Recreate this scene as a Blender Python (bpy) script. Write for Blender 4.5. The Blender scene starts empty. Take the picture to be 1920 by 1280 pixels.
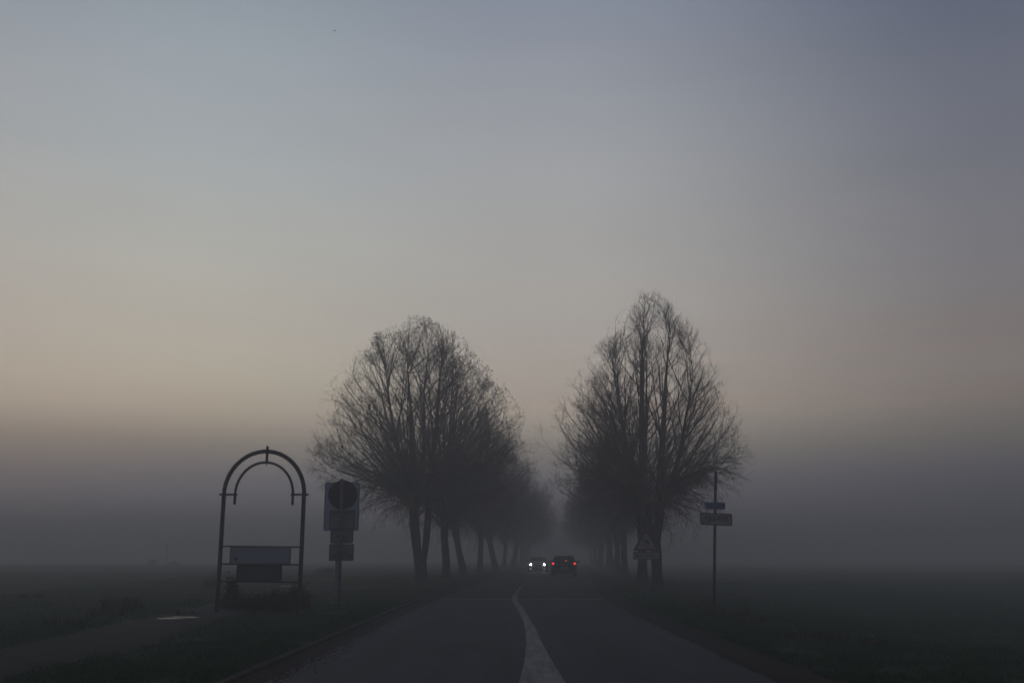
import bpy, bmesh, math, random
import numpy as np
from mathutils import Vector, Matrix, noise as mnoise

random.seed(7)
scn = bpy.context.scene
COL = scn.collection
PI = math.pi

# ------------------------------------------------------------------ camera
F, CXP, CYP, HOR, CAMH = 1867.0, 960.0, 640.0, 1046.0, 1.57
PITCH = math.atan((HOR - CYP) / F)
cam_d = bpy.data.cameras.new("camera")
cam_d.sensor_width = 36.0
cam_d.lens = 36.0 * F / 1920.0
cam_d.clip_start = 0.1
cam_d.clip_end = 6000
cam = bpy.data.objects.new("camera", cam_d)
COL.objects.link(cam)
cam.location = (0, 0, CAMH)
cam.rotation_euler = (PI / 2 + PITCH, 0, 0)
scn.camera = cam


def ray(px, py):
    a, b = (px - CXP) / F, -(py - CYP) / F
    c, s = math.cos(PITCH), math.sin(PITCH)
    return Vector((a, c - b * s, s + b * c))


def at(px, py, d):
    """point on the vertical plane y = d that this pixel sees"""
    r = ray(px, py)
    k = d / r.y
    return Vector((r.x * k, d, CAMH + r.z * k))


# ------------------------------------------------------------------ terrain
def sstep(a, b, x):
    t = max(0.0, min(1.0, (x - a) / (b - a)))
    return t * t * (3 - 2 * t)


def cx(y):
    t = (y - 38.0) / 4.0
    sp = t if t > 30 else math.log1p(math.exp(t))
    return 0.15 + 0.06 * 4.0 * sp


def road_z(y):
    return 0.34 * sstep(36, 74, y)


EL, ER = -3.2, 3.28      # asphalt edges, relative to the road axis


def hz(x, y):
    u = x - cx(y)
    z = road_z(y)
    if u > 4.3:
        z -= 0.42 * sstep(4.3, 13, u)
    w = sstep(4.6, 8, abs(u))
    z += w * 0.10 * mnoise.noise(Vector((x * 0.16, y * 0.16, 3.1)))
    z += w * sstep(20, 60, abs(u)) * 0.35 * mnoise.noise(Vector((x * 0.02, y * 0.02, 9.1)))
    if u < -3.7:
        z += 0.07 * sstep(3.7, 4.2, -u)
    return z


def ground(px, py):
    r = ray(px, py)
    d = 30.0
    for _ in range(60):
        p = at(px, py, d)
        h = hz(p.x, d)
        if r.z >= -1e-4:
            break
        d += 0.7 * ((h - CAMH) * r.y / r.z - d)
        d = max(3.0, min(400.0, d))
    p = at(px, py, d)
    return Vector((p.x, d, hz(p.x, d)))


# ------------------------------------------------------------------ materials
def mat(name, col, rough=0.7, var=0.25, scale=6.0, bump=0.0, bscale=None, metal=0.0, spec=0.4, col2=None, detail=6.0, emit=None, estr=0.0):
    m = bpy.data.materials.new(name)
    m.use_nodes = True
    nt = m.node_tree
    b = nt.nodes["Principled BSDF"]
    b.inputs["Roughness"].default_value = rough
    b.inputs["Metallic"].default_value = metal
    b.inputs["Specular IOR Level"].default_value = spec
    tc = nt.nodes.new("ShaderNodeTexCoord")
    n = nt.nodes.new("ShaderNodeTexNoise")
    n.inputs["Scale"].default_value = scale
    n.inputs["Detail"].default_value = detail
    n.inputs["Roughness"].default_value = 0.65
    nt.links.new(tc.outputs["Object"], n.inputs["Vector"])
    rp = nt.nodes.new("ShaderNodeValToRGB")
    c2 = col2 or tuple(min(1, c * (1 + var)) for c in col)
    c1 = tuple(c * (1 - var) for c in col) if col2 is None else col
    rp.color_ramp.elements[0].position = 0.32
    rp.color_ramp.elements[1].position = 0.68
    rp.color_ramp.elements[0].color = (*c1, 1)
    rp.color_ramp.elements[1].color = (*c2, 1)
    nt.links.new(n.outputs["Fac"], rp.inputs["Fac"])
    nt.links.new(rp.outputs["Color"], b.inputs["Base Color"])
    if bump:
        n2 = nt.nodes.new("ShaderNodeTexNoise")
        n2.inputs["Scale"].default_value = bscale or scale * 4
        n2.inputs["Detail"].default_value = 6
        nt.links.new(tc.outputs["Object"], n2.inputs["Vector"])
        bp = nt.nodes.new("ShaderNodeBump")
        bp.inputs["Strength"].default_value = bump
        bp.inputs["Distance"].default_value = 0.03
        nt.links.new(n2.outputs["Fac"], bp.inputs["Height"])
        nt.links.new(bp.outputs["Normal"], b.inputs["Normal"])
    if emit:
        b.inputs["Emission Color"].default_value = (*emit, 1)
        b.inputs["Emission Strength"].default_value = estr
    return m


M = {}
M["grass"] = mat("grass_ground", (0.006, 0.022, 0.008), 0.95, scale=0.7, col2=(0.014, 0.048, 0.016), bump=0.9, bscale=5, spec=0.15, detail=10)
M["blade"] = mat("grass_blade", (0.011, 0.048, 0.012), 0.8, scale=0.5, col2=(0.024, 0.078, 0.020), spec=0.2)
M["weed"] = mat("weed_leaf", (0.028, 0.036, 0.018), 0.85, scale=3, col2=(0.055, 0.052, 0.03), spec=0.2)
M["shrub"] = mat("shrub_leaf", (0.010, 0.018, 0.010), 0.85, scale=3, col2=(0.024, 0.034, 0.018), spec=0.2)
M["shrub_red"] = mat("shrub_russet", (0.024, 0.015, 0.012), 0.85, scale=3, col2=(0.04, 0.026, 0.02), spec=0.2)
M["asphalt"] = mat("asphalt", (0.022, 0.028, 0.046), 0.72, scale=1.3, col2=(0.036, 0.044, 0.068), bump=0.5, bscale=70, spec=0.25, detail=12)
M["old_asphalt"] = mat("old_asphalt", (0.019, 0.021, 0.028), 0.75, scale=1.1, col2=(0.028, 0.031, 0.039), bump=0.5, bscale=70, spec=0.25, detail=12)
M["paint"] = mat("road_paint", (0.10, 0.105, 0.115), 0.65, scale=5, col2=(0.22, 0.225, 0.235), bump=0.1, bscale=40, detail=12)


def wear(m, col, scale, lo, hi, stretch=(1, 1, 1)):
    """bare asphalt showing through worn paint"""
    nt = m.node_tree
    b = nt.nodes["Principled BSDF"]
    src = b.inputs["Base Color"].links[0].from_socket
    tc = nt.nodes.new("ShaderNodeTexCoord")
    n = nt.nodes.new("ShaderNodeTexNoise")
    n.inputs["Scale"].default_value = scale
    n.inputs["Detail"].default_value = 12
    n.inputs["Roughness"].default_value = 0.75
    mp = nt.nodes.new("ShaderNodeMapping")
    mp.inputs["Scale"].default_value = stretch
    nt.links.new(tc.outputs["Object"], mp.inputs["Vector"])
    nt.links.new(mp.outputs["Vector"], n.inputs["Vector"])
    r = nt.nodes.new("ShaderNodeMapRange")
    r.inputs["From Min"].default_value = lo
    r.inputs["From Max"].default_value = hi
    nt.links.new(n.outputs["Fac"], r.inputs["Value"])
    mx = nt.nodes.new("ShaderNodeMix")
    mx.data_type = 'RGBA'
    mx.inputs[6].default_value = (*col, 1)
    nt.links.new(r.outputs[0], mx.inputs[0])
    nt.links.new(src, mx.inputs[7])
    nt.links.new(mx.outputs[2], b.inputs["Base Color"])


wear(M["paint"], (0.04, 0.043, 0.052), 1.0, 0.36, 0.54, (7.0, 0.55, 1.0))
wear(M["asphalt"], (0.013, 0.015, 0.021), 0.45, 0.38, 0.50)
wear(M["asphalt"], (0.012, 0.014, 0.020), 1.0, 0.40, 0.56, (1.3, 0.035, 1.0))
wear(M["asphalt"], (0.060, 0.064, 0.075), 38.0, 0.36, 0.46)
wear(M["old_asphalt"], (0.011, 0.012, 0.016), 1.0, 0.40, 0.56, (1.1, 0.05, 1.0))
M["paint_old"] = mat("worn_road_paint", (0.09, 0.09, 0.095), 0.6, scale=9, col2=(0.2, 0.2, 0.21), detail=12)
M["seam"] = mat("seam_tar", (0.05, 0.05, 0.055), 0.6, scale=1.2, col2=(0.30, 0.30, 0.31))
M["soil"] = mat("roadside_soil", (0.012, 0.010, 0.009), 0.95, scale=2.5, col2=(0.03, 0.025, 0.022), bump=1.0, bscale=12, spec=0.15, detail=12)
M["kerb"] = mat("kerb_concrete", (0.018, 0.016, 0.015), 0.9, scale=3, col2=(0.046, 0.042, 0.04), bump=0.6, bscale=25, spec=0.2, detail=10)
M["track"] = mat("track_dirt", (0.012, 0.012, 0.013), 0.9, scale=1.2, col2=(0.026, 0.024, 0.024), bump=0.8, bscale=9, spec=0.2, detail=12)
M["gravel"] = mat("gravel_stone", (0.12, 0.12, 0.12), 0.9, scale=8, col2=(0.26, 0.25, 0.25))
M["water"] = mat("puddle_water", (0.02, 0.02, 0.02), 0.12, scale=2, var=0.2, spec=0.3, bump=0.5, bscale=5)
M["bark"] = mat("bark", (0.045, 0.039, 0.036), 0.95, scale=5, col2=(0.10, 0.088, 0.08), bump=1.0, bscale=14, spec=0.15)
M["twig"] = mat("twig_bark", (0.165, 0.130, 0.110), 0.9, scale=2, col2=(0.235, 0.188, 0.158), spec=0.15)
M["leaf"] = mat("dry_leaf", (0.07, 0.05, 0.034), 0.85, scale=3, col2=(0.12, 0.085, 0.055), spec=0.15)
M["iron"] = mat("dark_painted_steel", (0.035, 0.032, 0.032), 0.6, scale=3, col2=(0.06, 0.052, 0.05), spec=0.4, bump=0.2)
M["galv"] = mat("galvanised_steel", (0.10, 0.105, 0.11), 0.55, scale=7, col2=(0.17, 0.175, 0.18), metal=0.3)
M["signback"] = mat("sign_back_grey", (0.16, 0.152, 0.152), 0.6, scale=3, col2=(0.23, 0.22, 0.22))
M["blue"] = mat("sign_blue", (0.05, 0.09, 0.22), 0.45, scale=5, var=0.12)
M["palebluepanel"] = mat("panel_pale_blue", (0.15, 0.175, 0.29), 0.5, scale=3, col2=(0.19, 0.215, 0.34))
M["board_blue"] = mat("board_blue_grey", (0.22, 0.24, 0.30), 0.5, scale=2, col2=(0.27, 0.29, 0.35))
M["board_dark"] = mat("board_dark_green", (0.045, 0.05, 0.045), 0.6, scale=2, col2=(0.065, 0.068, 0.06))
M["white"] = mat("sign_white", (0.20, 0.20, 0.20), 0.5, scale=4, col2=(0.27, 0.27, 0.27))
M["red"] = mat("sign_red", (0.085, 0.018, 0.022), 0.5, scale=5, var=0.15)
M["black"] = mat("sign_black", (0.02, 0.02, 0.022), 0.5, scale=5, var=0.2)
M["carpaint"] = mat("car_paint_dark", (0.022, 0.024, 0.026), 0.35, scale=2, var=0.12, spec=0.5)
M["carpaint2"] = mat("car_paint_silver", (0.20, 0.205, 0.21), 0.35, scale=2, var=0.12, spec=0.5)
M["glass"] = mat("car_glass", (0.015, 0.018, 0.02), 0.12, scale=2, var=0.1, spec=0.6)
M["tyre"] = mat("tyre_rubber", (0.015, 0.015, 0.015), 0.9, scale=9, var=0.2)
M["rim"] = mat("wheel_rim", (0.2, 0.2, 0.2), 0.4, scale=9, var=0.2, metal=0.7)
M["plastic"] = mat("black_plastic", (0.018, 0.018, 0.018), 0.7, scale=9, var=0.2)
M["plate"] = mat("number_plate", (0.30, 0.30, 0.27), 0.5, scale=9, var=0.05)
M["lamp_red"] = mat("tail_lamp_lit", (0.3, 0.01, 0.01), 0.3, var=0.05, emit=(1.0, 0.05, 0.04), estr=3.5)
M["lamp_red_dim"] = mat("tail_lamp_housing", (0.12, 0.008, 0.008), 0.3, var=0.05, emit=(1.0, 0.03, 0.03), estr=0.10)
M["lamp_brake"] = mat("brake_lamp_lit", (0.3, 0.03, 0.03), 0.3, var=0.05, emit=(1.0, 0.16, 0.16), estr=0.8)
M["lamp_white"] = mat("headlamp_lit", (0.8, 0.8, 0.8), 0.2, var=0.02, emit=(0.92, 0.95, 1.0), estr=140.0)
M["lamp_fog"] = mat("fog_lamp_lit", (0.6, 0.6, 0.5), 0.2, var=0.02, emit=(1.0, 0.95, 0.6), estr=0.35)
M["bird"] = mat("bird_feathers", (0.03, 0.03, 0.03), 0.9, scale=9, var=0.2)


# ------------------------------------------------------------------ mesh helpers
def np_mesh(name, verts, faces, m, parent=None, smooth=True):
    """verts (n,3); faces (k,3) or (k,4) arrays, or a list of such arrays"""
    if not isinstance(faces, list):
        faces = [faces]
    verts = np.asarray(verts, dtype=np.float32)
    me = bpy.data.meshes.new(name)
    me.vertices.add(len(verts))
    me.vertices.foreach_set("co", verts.ravel())
    li = np.concatenate([np.asarray(f, dtype=np.int32).ravel() for f in faces])
    tot = np.concatenate([np.full(len(f), f.shape[1], dtype=np.int32) for f in faces])
    st = np.concatenate([[0], np.cumsum(tot)[:-1]]).astype(np.int32)
    me.loops.add(len(li))
    me.loops.foreach_set("vertex_index", li)
    me.polygons.add(len(tot))
    me.polygons.foreach_set("loop_start", st)
    me.polygons.foreach_set("loop_total", tot)
    me.polygons.foreach_set("use_smooth", np.full(len(tot), smooth, dtype=bool))
    me.update(calc_edges=True)
    me.materials.append(m)
    return link(name, me, parent)


def merged(name, pieces):
    """one mesh from (verts, faces or list of faces, material) pieces"""
    VV, FF, MI, ms, off = [], [], [], [], 0
    for v, f, m in pieces:
        if m not in ms:
            ms.append(m)
        for q in (f if isinstance(f, list) else [f]):
            FF.append(np.asarray(q) + off)
            MI.append(np.full(len(q), ms.index(m), dtype=np.int32))
        VV.append(np.asarray(v))
        off += len(v)
    o = np_mesh(name, np.concatenate(VV), FF, ms[0], smooth=False)
    for m in ms[1:]:
        o.data.materials.append(m)
    o.data.polygons.foreach_set("material_index", np.concatenate(MI))
    return o


def link(name, me, parent=None):
    o = bpy.data.objects.new(name, me)
    COL.objects.link(o)
    if parent is not None:
        o.parent = parent
    return o


def obj(name, bm, m, parent=None, smooth=False):
    bmesh.ops.recalc_face_normals(bm, faces=bm.faces)
    me = bpy.data.meshes.new(name)
    bm.to_mesh(me)
    bm.free()
    me.materials.append(m)
    if smooth:
        for p in me.polygons:
            p.use_smooth = True
    return link(name, me, parent)


def empty(name, loc, label, cat, group=None, rz=0.0):
    o = bpy.data.objects.new(name, None)
    COL.objects.link(o)
    o.location = loc
    o.rotation_euler = (0, 0, rz)
    tag(o, label, cat, group)
    return o


def tag(o, label, cat, group=None, kind=None):
    if label:
        o["label"] = label
    if cat:
        o["category"] = cat
    if group:
        o["group"] = group
    if kind:
        o["kind"] = kind
    return o


def structure(o):
    o["kind"] = "structure"
    return o


def box_bm(bm, c, s, bev=0.0, rot=None):
    r = bmesh.ops.create_cube(bm, size=1.0)
    vs = r["verts"]
    mtx = Matrix.Translation(Vector(c)) @ (rot.to_4x4() if rot else Matrix.Identity(4)) @ Matrix.Diagonal((*s, 1))
    bmesh.ops.transform(bm, matrix=mtx, verts=vs)
    if bev > 0:
        es = set()
        for v in vs:
            es.update(v.link_edges)
        bmesh.ops.bevel(bm, geom=list(es), offset=bev, segments=2, affect='EDGES')


def box(name, c, s, m, parent, bev=0.006):
    bm = bmesh.new()
    box_bm(bm, c, s, bev)
    return obj(name, bm, m, parent)


def tube_pts(pts, rad, k=10, cap=True):
    """one tube along a polyline; rad a number or list"""
    pts = np.array([list(p) for p in pts], dtype=float)[None]
    R = np.full((1, pts.shape[1]), rad) if np.isscalar(rad) else np.array(rad, dtype=float)[None]
    v, f = tubes(pts, R, k)
    fs = [f]
    if cap:
        n = pts.shape[1]
        c0, c1 = len(v), len(v) + 1
        v = np.concatenate([v, pts[0, :1], pts[0, -1:]])
        a = np.arange(k)
        b = (a + 1) % k
        fs.append(np.stack([np.full(k, c0), b, a], 1))
        fs.append(np.stack([np.full(k, c1), (n - 1) * k + a, (n - 1) * k + b], 1))
    return v, fs


def tube(name, pts, rad, m, parent=None, k=10):
    v, f = tube_pts(pts, rad, k)
    return np_mesh(name, v, f, m, parent)


def tubes(P, R, k):
    N, n, _ = P.shape
    T = np.gradient(P, axis=1) if n > 2 else np.repeat(P[:, 1:2] - P[:, 0:1], 2, axis=1)
    T /= np.linalg.norm(T, axis=2, keepdims=True) + 1e-9
    main = P[:, -1] - P[:, 0]
    main /= np.linalg.norm(main, axis=1, keepdims=True) + 1e-9
    ref = np.where(np.abs(main[:, 2:3]) > 0.8, np.array([[1.0, 0.13, 0]]), np.array([[0.07, 0.05, 1.0]]))
    ref = np.repeat(ref[:, None], n, axis=1)
    U = np.cross(T, ref)
    U /= np.linalg.norm(U, axis=2, keepdims=True) + 1e-9
    V = np.cross(T, U)
    a = np.arange(k) * 2 * PI / k
    ring = U[:, :, None, :] * np.cos(a)[None, None, :, None] + V[:, :, None, :] * np.sin(a)[None, None, :, None]
    verts = (P[:, :, None, :] + ring * R[:, :, None, None]).reshape(-1, 3)
    base = np.arange(N)[:, None, None] * (n * k) + np.arange(n - 1)[None, :, None] * k
    j = np.arange(k)[None, None, :]
    j2 = (j + 1) % k
    f = np.stack([base + j, base + j2, base + k + j2, base + k + j], axis=-1).reshape(-1, 4)
    return verts, f


def poly_plate(name, outline, thick, m, parent, y0=0.0, bev=0.0):
    """outline in (x,z); plate from y0 to y0+thick (local)"""
    bm = bmesh.new()
    a = [bm.verts.new((x, y0, z)) for x, z in outline]
    b = [bm.verts.new((x, y0 + thick, z)) for x, z in outline]
    bm.faces.new(a)
    bm.faces.new(list(reversed(b)))
    n = len(a)
    for i in range(n):
        bm.faces.new((a[i], b[i], b[(i + 1) % n], a[(i + 1) % n]))
    return obj(name, bm, m, parent)


def rrect(cxx, cz, w, h, r, n=5):
    pts = []
    for sx, sz, a0 in ((1, 1, 0), (-1, 1, 90), (-1, -1, 180), (1, -1, 270)):
        for i in range(n + 1):
            a = math.radians(a0 + 90 * i / n)
            pts.append((cxx + sx * (w / 2 - r) + r * math.cos(a), cz + sz * (h / 2 - r) + r * math.sin(a)))
    return pts


def ring_plate(name, outer, inner, thick, m, parent, y0):
    bm = bmesh.new()
    n = len(outer)
    L = []
    for pts, y in ((outer, y0), (inner, y0), (inner, y0 + thick), (outer, y0 + thick)):
        L.append([bm.verts.new((x, y, z)) for x, z in pts])
    for q in range(4):
        A, B = L[q], L[(q + 1) % 4]
        for i in range(n):
            bm.faces.new((A[i], A[(i + 1) % n], B[(i + 1) % n], B[i]))
    return obj(name, bm, m, parent)


def text_mesh(name, s, size, m, parent, loc, spread=0.0):
    cu = bpy.data.curves.new(name, 'FONT')
    cu.body = s
    cu.size = size
    cu.align_x = 'CENTER'
    cu.align_y = 'CENTER'
    cu.extrude = 0.003
    cu.offset = size * 0.012
    cu.space_character = 1.15
    t = bpy.data.objects.new(name + "_tmp", cu)
    COL.objects.link(t)
    dg = bpy.context.evaluated_depsgraph_get()
    me = bpy.data.meshes.new_from_object(t.evaluated_get(dg))
    bpy.data.objects.remove(t)
    bpy.data.curves.remove(cu)
    me.materials.clear()
    me.materials.append(m)
    o = link(name, me, parent)
    o.location = loc
    o.rotation_euler = (PI / 2, 0, 0)
    return o


# ------------------------------------------------------------------ ground, road
us = [-900, -600, -400, -280, -200, -150, -115, -90, -72, -58, -48, -40, -34, -29, -25, -22]
us += [round(-19.5 + 0.65 * i, 3) for i in range(24)]
us += [-4.2, -3.76, -3.7, -3.3, -2.9, 0, 2.9, 3.3, 3.8, 4.3]
us += [round(4.9 + 0.65 * i, 3) for i in range(24)]
us += [21.5, 24, 27, 31, 36, 42, 50, 60, 74, 92, 116, 150, 200, 280, 400, 600, 900]
us = sorted(us)
ys = [-200, -140, -90, -60, -40, -25, -15, -8, -3] + [0 + 0.7 * i for i in range(90)]
y = ys[-1]
while y < 1400:
    y += 1.0 + (y - 60) * 0.05
    ys.append(y)
gv = []
for yy in ys:
    c = cx(yy)
    for u in us:
        x = c + u
        z = hz(x, yy)
        if -3.5 < u < 3.6:
            z -= 0.16
        elif -3.72 < u < 4.0:
            z -= 0.05
        gv.append((x, yy, z))
nu, ny = len(us), len(ys)
ii = (np.arange(ny - 1)[:, None] * nu + np.arange(nu - 1)[None]).ravel()
gf = np.stack([ii, ii + 1, ii + nu + 1, ii + nu], 1)
structure(np_mesh("ground", gv, gf, M["grass"]))

ROADY = [-200, -120, -60, -30, -10] + [0 + 0.75 * i for i in range(150)]
yy = ROADY[-1]
while yy < 900:
    yy += 1.5 + (yy - 110) * 0.04
    ROADY.append(yy)
SEAM_Y = ground(1000, 1122.5).y


def strip(name, m, lo, hi, dz, y0=-1e9, y1=1e9, jit=0.0, n=2, seed=1, step=None, zf=None):
    rnd = random.Random(seed)
    yl = [v for v in ROADY if y0 <= v <= y1]
    if y0 > -1e8 and (not yl or yl[0] > y0 + 0.01):
        yl = [y0] + yl
    if y1 < 1e8 and yl[-1] < y1 - 0.01:
        yl.append(y1)
    if step:
        a, yl = yl[0], yl
        yl2 = []
        v = max(y0, -30)
        while v < min(y1, 120):
            yl2.append(v)
            v += step
        yl = [v for v in yl if v < yl2[0]] + yl2 + [v for v in yl if v > yl2[-1]]
    V = []
    for v in yl:
        l = lo(v) if callable(lo) else lo
        h = hi(v) if callable(hi) else hi
        for i in range(n):
            t = i / (n - 1)
            u = l + (h - l) * t
            if jit and i in (0, n - 1):
                u += jit * (mnoise.noise(Vector((v * 1.7, i * 7.0, seed))) + 0.6 * mnoise.noise(Vector((v * 5.1, i * 3.0, seed + 5))))
            V.append((cx(v) + u, v, road_z(v) + dz + (zf(t) if zf else 0)))
    k = len(yl)
    q = (np.arange(k - 1)[:, None] * n + np.arange(n - 1)[None]).ravel()
    return np_mesh(name, V, np.stack([q, q + 1, q + n + 1, q + n], 1), m)


structure(strip("road", M["asphalt"], EL - 0.25, ER + 0.3, 0.0, y1=SEAM_Y, n=5))
structure(strip("road_beyond", M["old_asphalt"], EL - 0.25, ER + 0.3, 0.0, y0=SEAM_Y, n=5))
structure(strip("road_seam", M["seam"], lambda v: EL + 0.1, lambda v: ER - 0.1, 0.005, y0=SEAM_Y - 0.16, y1=SEAM_Y + 0.16, n=9))
structure(strip("gutter", M["soil"], -3.76, EL, 0.006, jit=0.10, n=5, seed=3, step=0.3, zf=lambda t: 0.03 * (1 - t)))
structure(strip("roadside_dirt", M["soil"], ER + 0.0, 4.15, 0.006, jit=0.13, n=6, seed=8, step=0.3, zf=lambda t: 0.02 * t))


def kerb():
    V = []
    yl = [v for v in ROADY if v < 140]
    for v in yl:
        wob = 0.025 * mnoise.noise(Vector((v * 0.4, 2, 2)))
        for u, dz in ((-3.70, -0.1), (-3.70, 0.055), (-3.715, 0.075), (-3.81, 0.082), (-3.82, -0.1)):
            V.append((cx(v) + u + wob, v, road_z(v) + dz + wob * 0.6))
    k = len(yl)
    q = (np.arange(k - 1)[:, None] * 5 + np.arange(4)[None]).ravel()
    return np_mesh("kerb", V, np.stack([q, q + 1, q + 6, q + 5], 1), M["kerb"], smooth=False)


structure(kerb())

# the centre marking: a wide tapering painted wedge, then a thin worn line beyond the seam
Lp = [(938, 1320), (958, 1298), (973, 1280), (980, 1255), (984, 1235), (987, 1208), (985, 1180), (983, 1170), (977, 1155), (969, 1140), (962, 1128), (960, 1121), (961, 1117), (964, 1113)]
Rp = [(1110, 1320), (1083, 1298), (1060, 1280), (1044, 1255), (1032, 1235), (1018, 1208), (1007, 1184), (999, 1170), (991, 1155), (981, 1140), (972, 1128), (969, 1121), (970, 1117), (972, 1113)]


def densify(pts, k):
    out = []
    for a, b in zip(pts[:-1], pts[1:]):
        for i in range(k):
            t = i / k
            out.append((a[0] + (b[0] - a[0]) * t, a[1] + (b[1] - a[1]) * t))
    out.append(pts[-1])
    return out


def marking(name, L, R, m, dz, jit=0.012, ncol=6):
    V = []
    L, R = densify(L, 6), densify(R, 6)
    for i, (a, b) in enumerate(zip(L, R)):
        A, B = ground(*a), ground(*b)
        j1 = jit * mnoise.noise(Vector((i * 0.9, 1, 1)))
        j2 = jit * mnoise.noise(Vector((i * 0.9, 8, 1)))
        for c in range(ncol):
            t = c / (ncol - 1)
            x = (A.x + j1) * (1 - t) + (B.x + j2) * t
            yv = A.y * (1 - t) + B.y * t
            V.append((x, yv, road_z(yv) + dz))
    k = len(L)
    q = (np.arange(k - 1)[:, None] * ncol + np.arange(ncol - 1)[None]).ravel()
    return np_mesh(name, V, np.stack([q, q + 1, q + ncol + 1, q + ncol], 1), m)


structure(marking("road_marking", Lp, Rp, M["paint"], 0.010))
Lq = [(965.5, 1112), (970, 1105), (978, 1098), (988, 1091), (1000, 1083), (1008, 1078)]
Rq = [(970.5, 1112), (974, 1105), (981, 1098), (990.5, 1091), (1002, 1083), (1009.5, 1078)]
structure(marking("road_marking_line", Lq, Rq, M["paint_old"], 0.010))

# loose stones on the left road edge
rng = np.random.default_rng(5)
gbm = bmesh.new()
for i in range(900):
    v = 9 + 22 * rng.random() ** 1.5
    u = EL + rng.normal(0, 0.09)
    r = 0.008 + 0.016 * rng.random()
    bmesh.ops.create_icosphere(gbm, subdivisions=1, radius=r, matrix=Matrix.Translation((cx(v) + u, v, road_z(v) + 0.008)) @ Matrix.Diagonal((1, 1.2, 0.6, 1)))
tag(obj("gravel", gbm, M["gravel"]), "pale loose stones scattered along the left edge of the asphalt", None, kind="stuff")

# dirt track crossing the left verge
tp = [(-330, 1330), (-120, 1268), (60, 1230), (187, 1202), (300, 1170), (400, 1147), (500, 1121), (600, 1106), (700, 1100), (790, 1098), (830, 1098)]
tw = [ground(*p) for p in tp]


def catmull(P, k):
    P = [P[0]] + P + [P[-1]]
    out = []
    for i in range(1, len(P) - 2):
        for j in range(k):
            t = j / k
            a, b, c, d = P[i - 1], P[i], P[i + 1], P[i + 2]
            out.append(0.5 * ((2 * b) + (c - a) * t + (2 * a - 5 * b + 4 * c - d) * t * t + (3 * b - a - 3 * c + d) * t ** 3))
    out.append(P[-2])
    return out


cl = catmull(tw, 14)
TRACK = [(p.x, p.y) for p in cl]
V = []
NC = 9
for i, p in enumerate(cl):
    t = (cl[min(i + 1, len(cl) - 1)] - cl[max(i - 1, 0)])
    t.z = 0
    t.normalize()
    nrm = Vector((-t.y, t.x, 0))
    hw = 1.05 + 0.25 * mnoise.noise(Vector((i * 0.13, 4, 4)))
    for c in range(NC):
        s = (c / (NC - 1) * 2 - 1)
        q = p + nrm * s * hw
        if c in (0, NC - 1):
            q += nrm * s * 0.25 * mnoise.noise(Vector((i * 0.5, c, 2)))
        rut = -0.02 * math.exp(-((abs(s) - 0.55) / 0.2) ** 2)
        V.append((q.x, q.y, hz(q.x, q.y) + 0.055 + rut - (0.06 if c in (0, NC - 1) else 0)))
k = len(cl)
q = (np.arange(k - 1)[:, None] * NC + np.arange(NC - 1)[None]).ravel()
structure(np_mesh("path", V, np.stack([q, q + 1, q + NC + 1, q + NC], 1), M["track"]))


def puddle(px, py, wx, wy, seed):
    c = ground(px, py)
    bm = bmesh.new()
    vs = []
    for i in range(80):
        a = i / 80 * 2 * PI
        r = 0.8 + 0.55 * mnoise.noise(Vector((math.cos(a) * 1.6, math.sin(a) * 1.6, seed))) + 0.35 * mnoise.noise(Vector((math.cos(a) * 5, math.sin(a) * 5, seed)))
        vs.append(bm.verts.new((c.x + wx * r * math.cos(a), c.y + wy * r * math.sin(a), c.z + 0.062)))
    bm.faces.new(vs)
    bmesh.ops.triangulate(bm, faces=bm.faces[:])
    o = obj("puddle_water", bm, M["water"])
    return structure(o)


puddle(322, 1163.5, 0.42, 0.34, 2.0)
puddle(338, 1160.5, 0.40, 0.22, 5.0)
puddle(357, 1162, 0.16, 0.42, 9.0)
puddle(540, 1100.5, 0.5, 1.3, 7.0)


# ------------------------------------------------------------------ grass and weeds
def blade_data(pts, hgt, wid, lean=0.5, seed=1):
    r = np.random.default_rng(seed)
    n = len(pts)
    a = r.random(n) * 2 * PI
    b = r.random(n) * 2 * PI
    h = hgt * (0.5 + r.random(n))
    w = wid * (0.6 + 0.8 * r.random(n))
    ln = lean * (0.2 + r.random(n)) * h
    side = np.stack([np.cos(a), np.sin(a), np.zeros(n)], 1) * w[:, None] * 0.5
    off = np.stack([np.cos(b), np.sin(b), np.zeros(n)], 1)
    up = np.array([0, 0, 1.0])
    p0 = pts - side
    p1 = pts + side
    mid = pts + off * (ln * 0.35)[:, None] + up * (h * 0.6)[:, None]
    tip = pts + off * ln[:, None] + up * (h * (1 - 0.25 * r.random(n)))[:, None]
    v = np.stack([p0, p1, mid + side * 0.7, mid - side * 0.7, tip], 1).reshape(-1, 3)
    i = np.arange(n) * 5
    return v, [np.stack([i, i + 1, i + 2, i + 3], 1), np.stack([i + 3, i + 2, i + 4], 1)]


TRK = np.array(TRACK)


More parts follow.
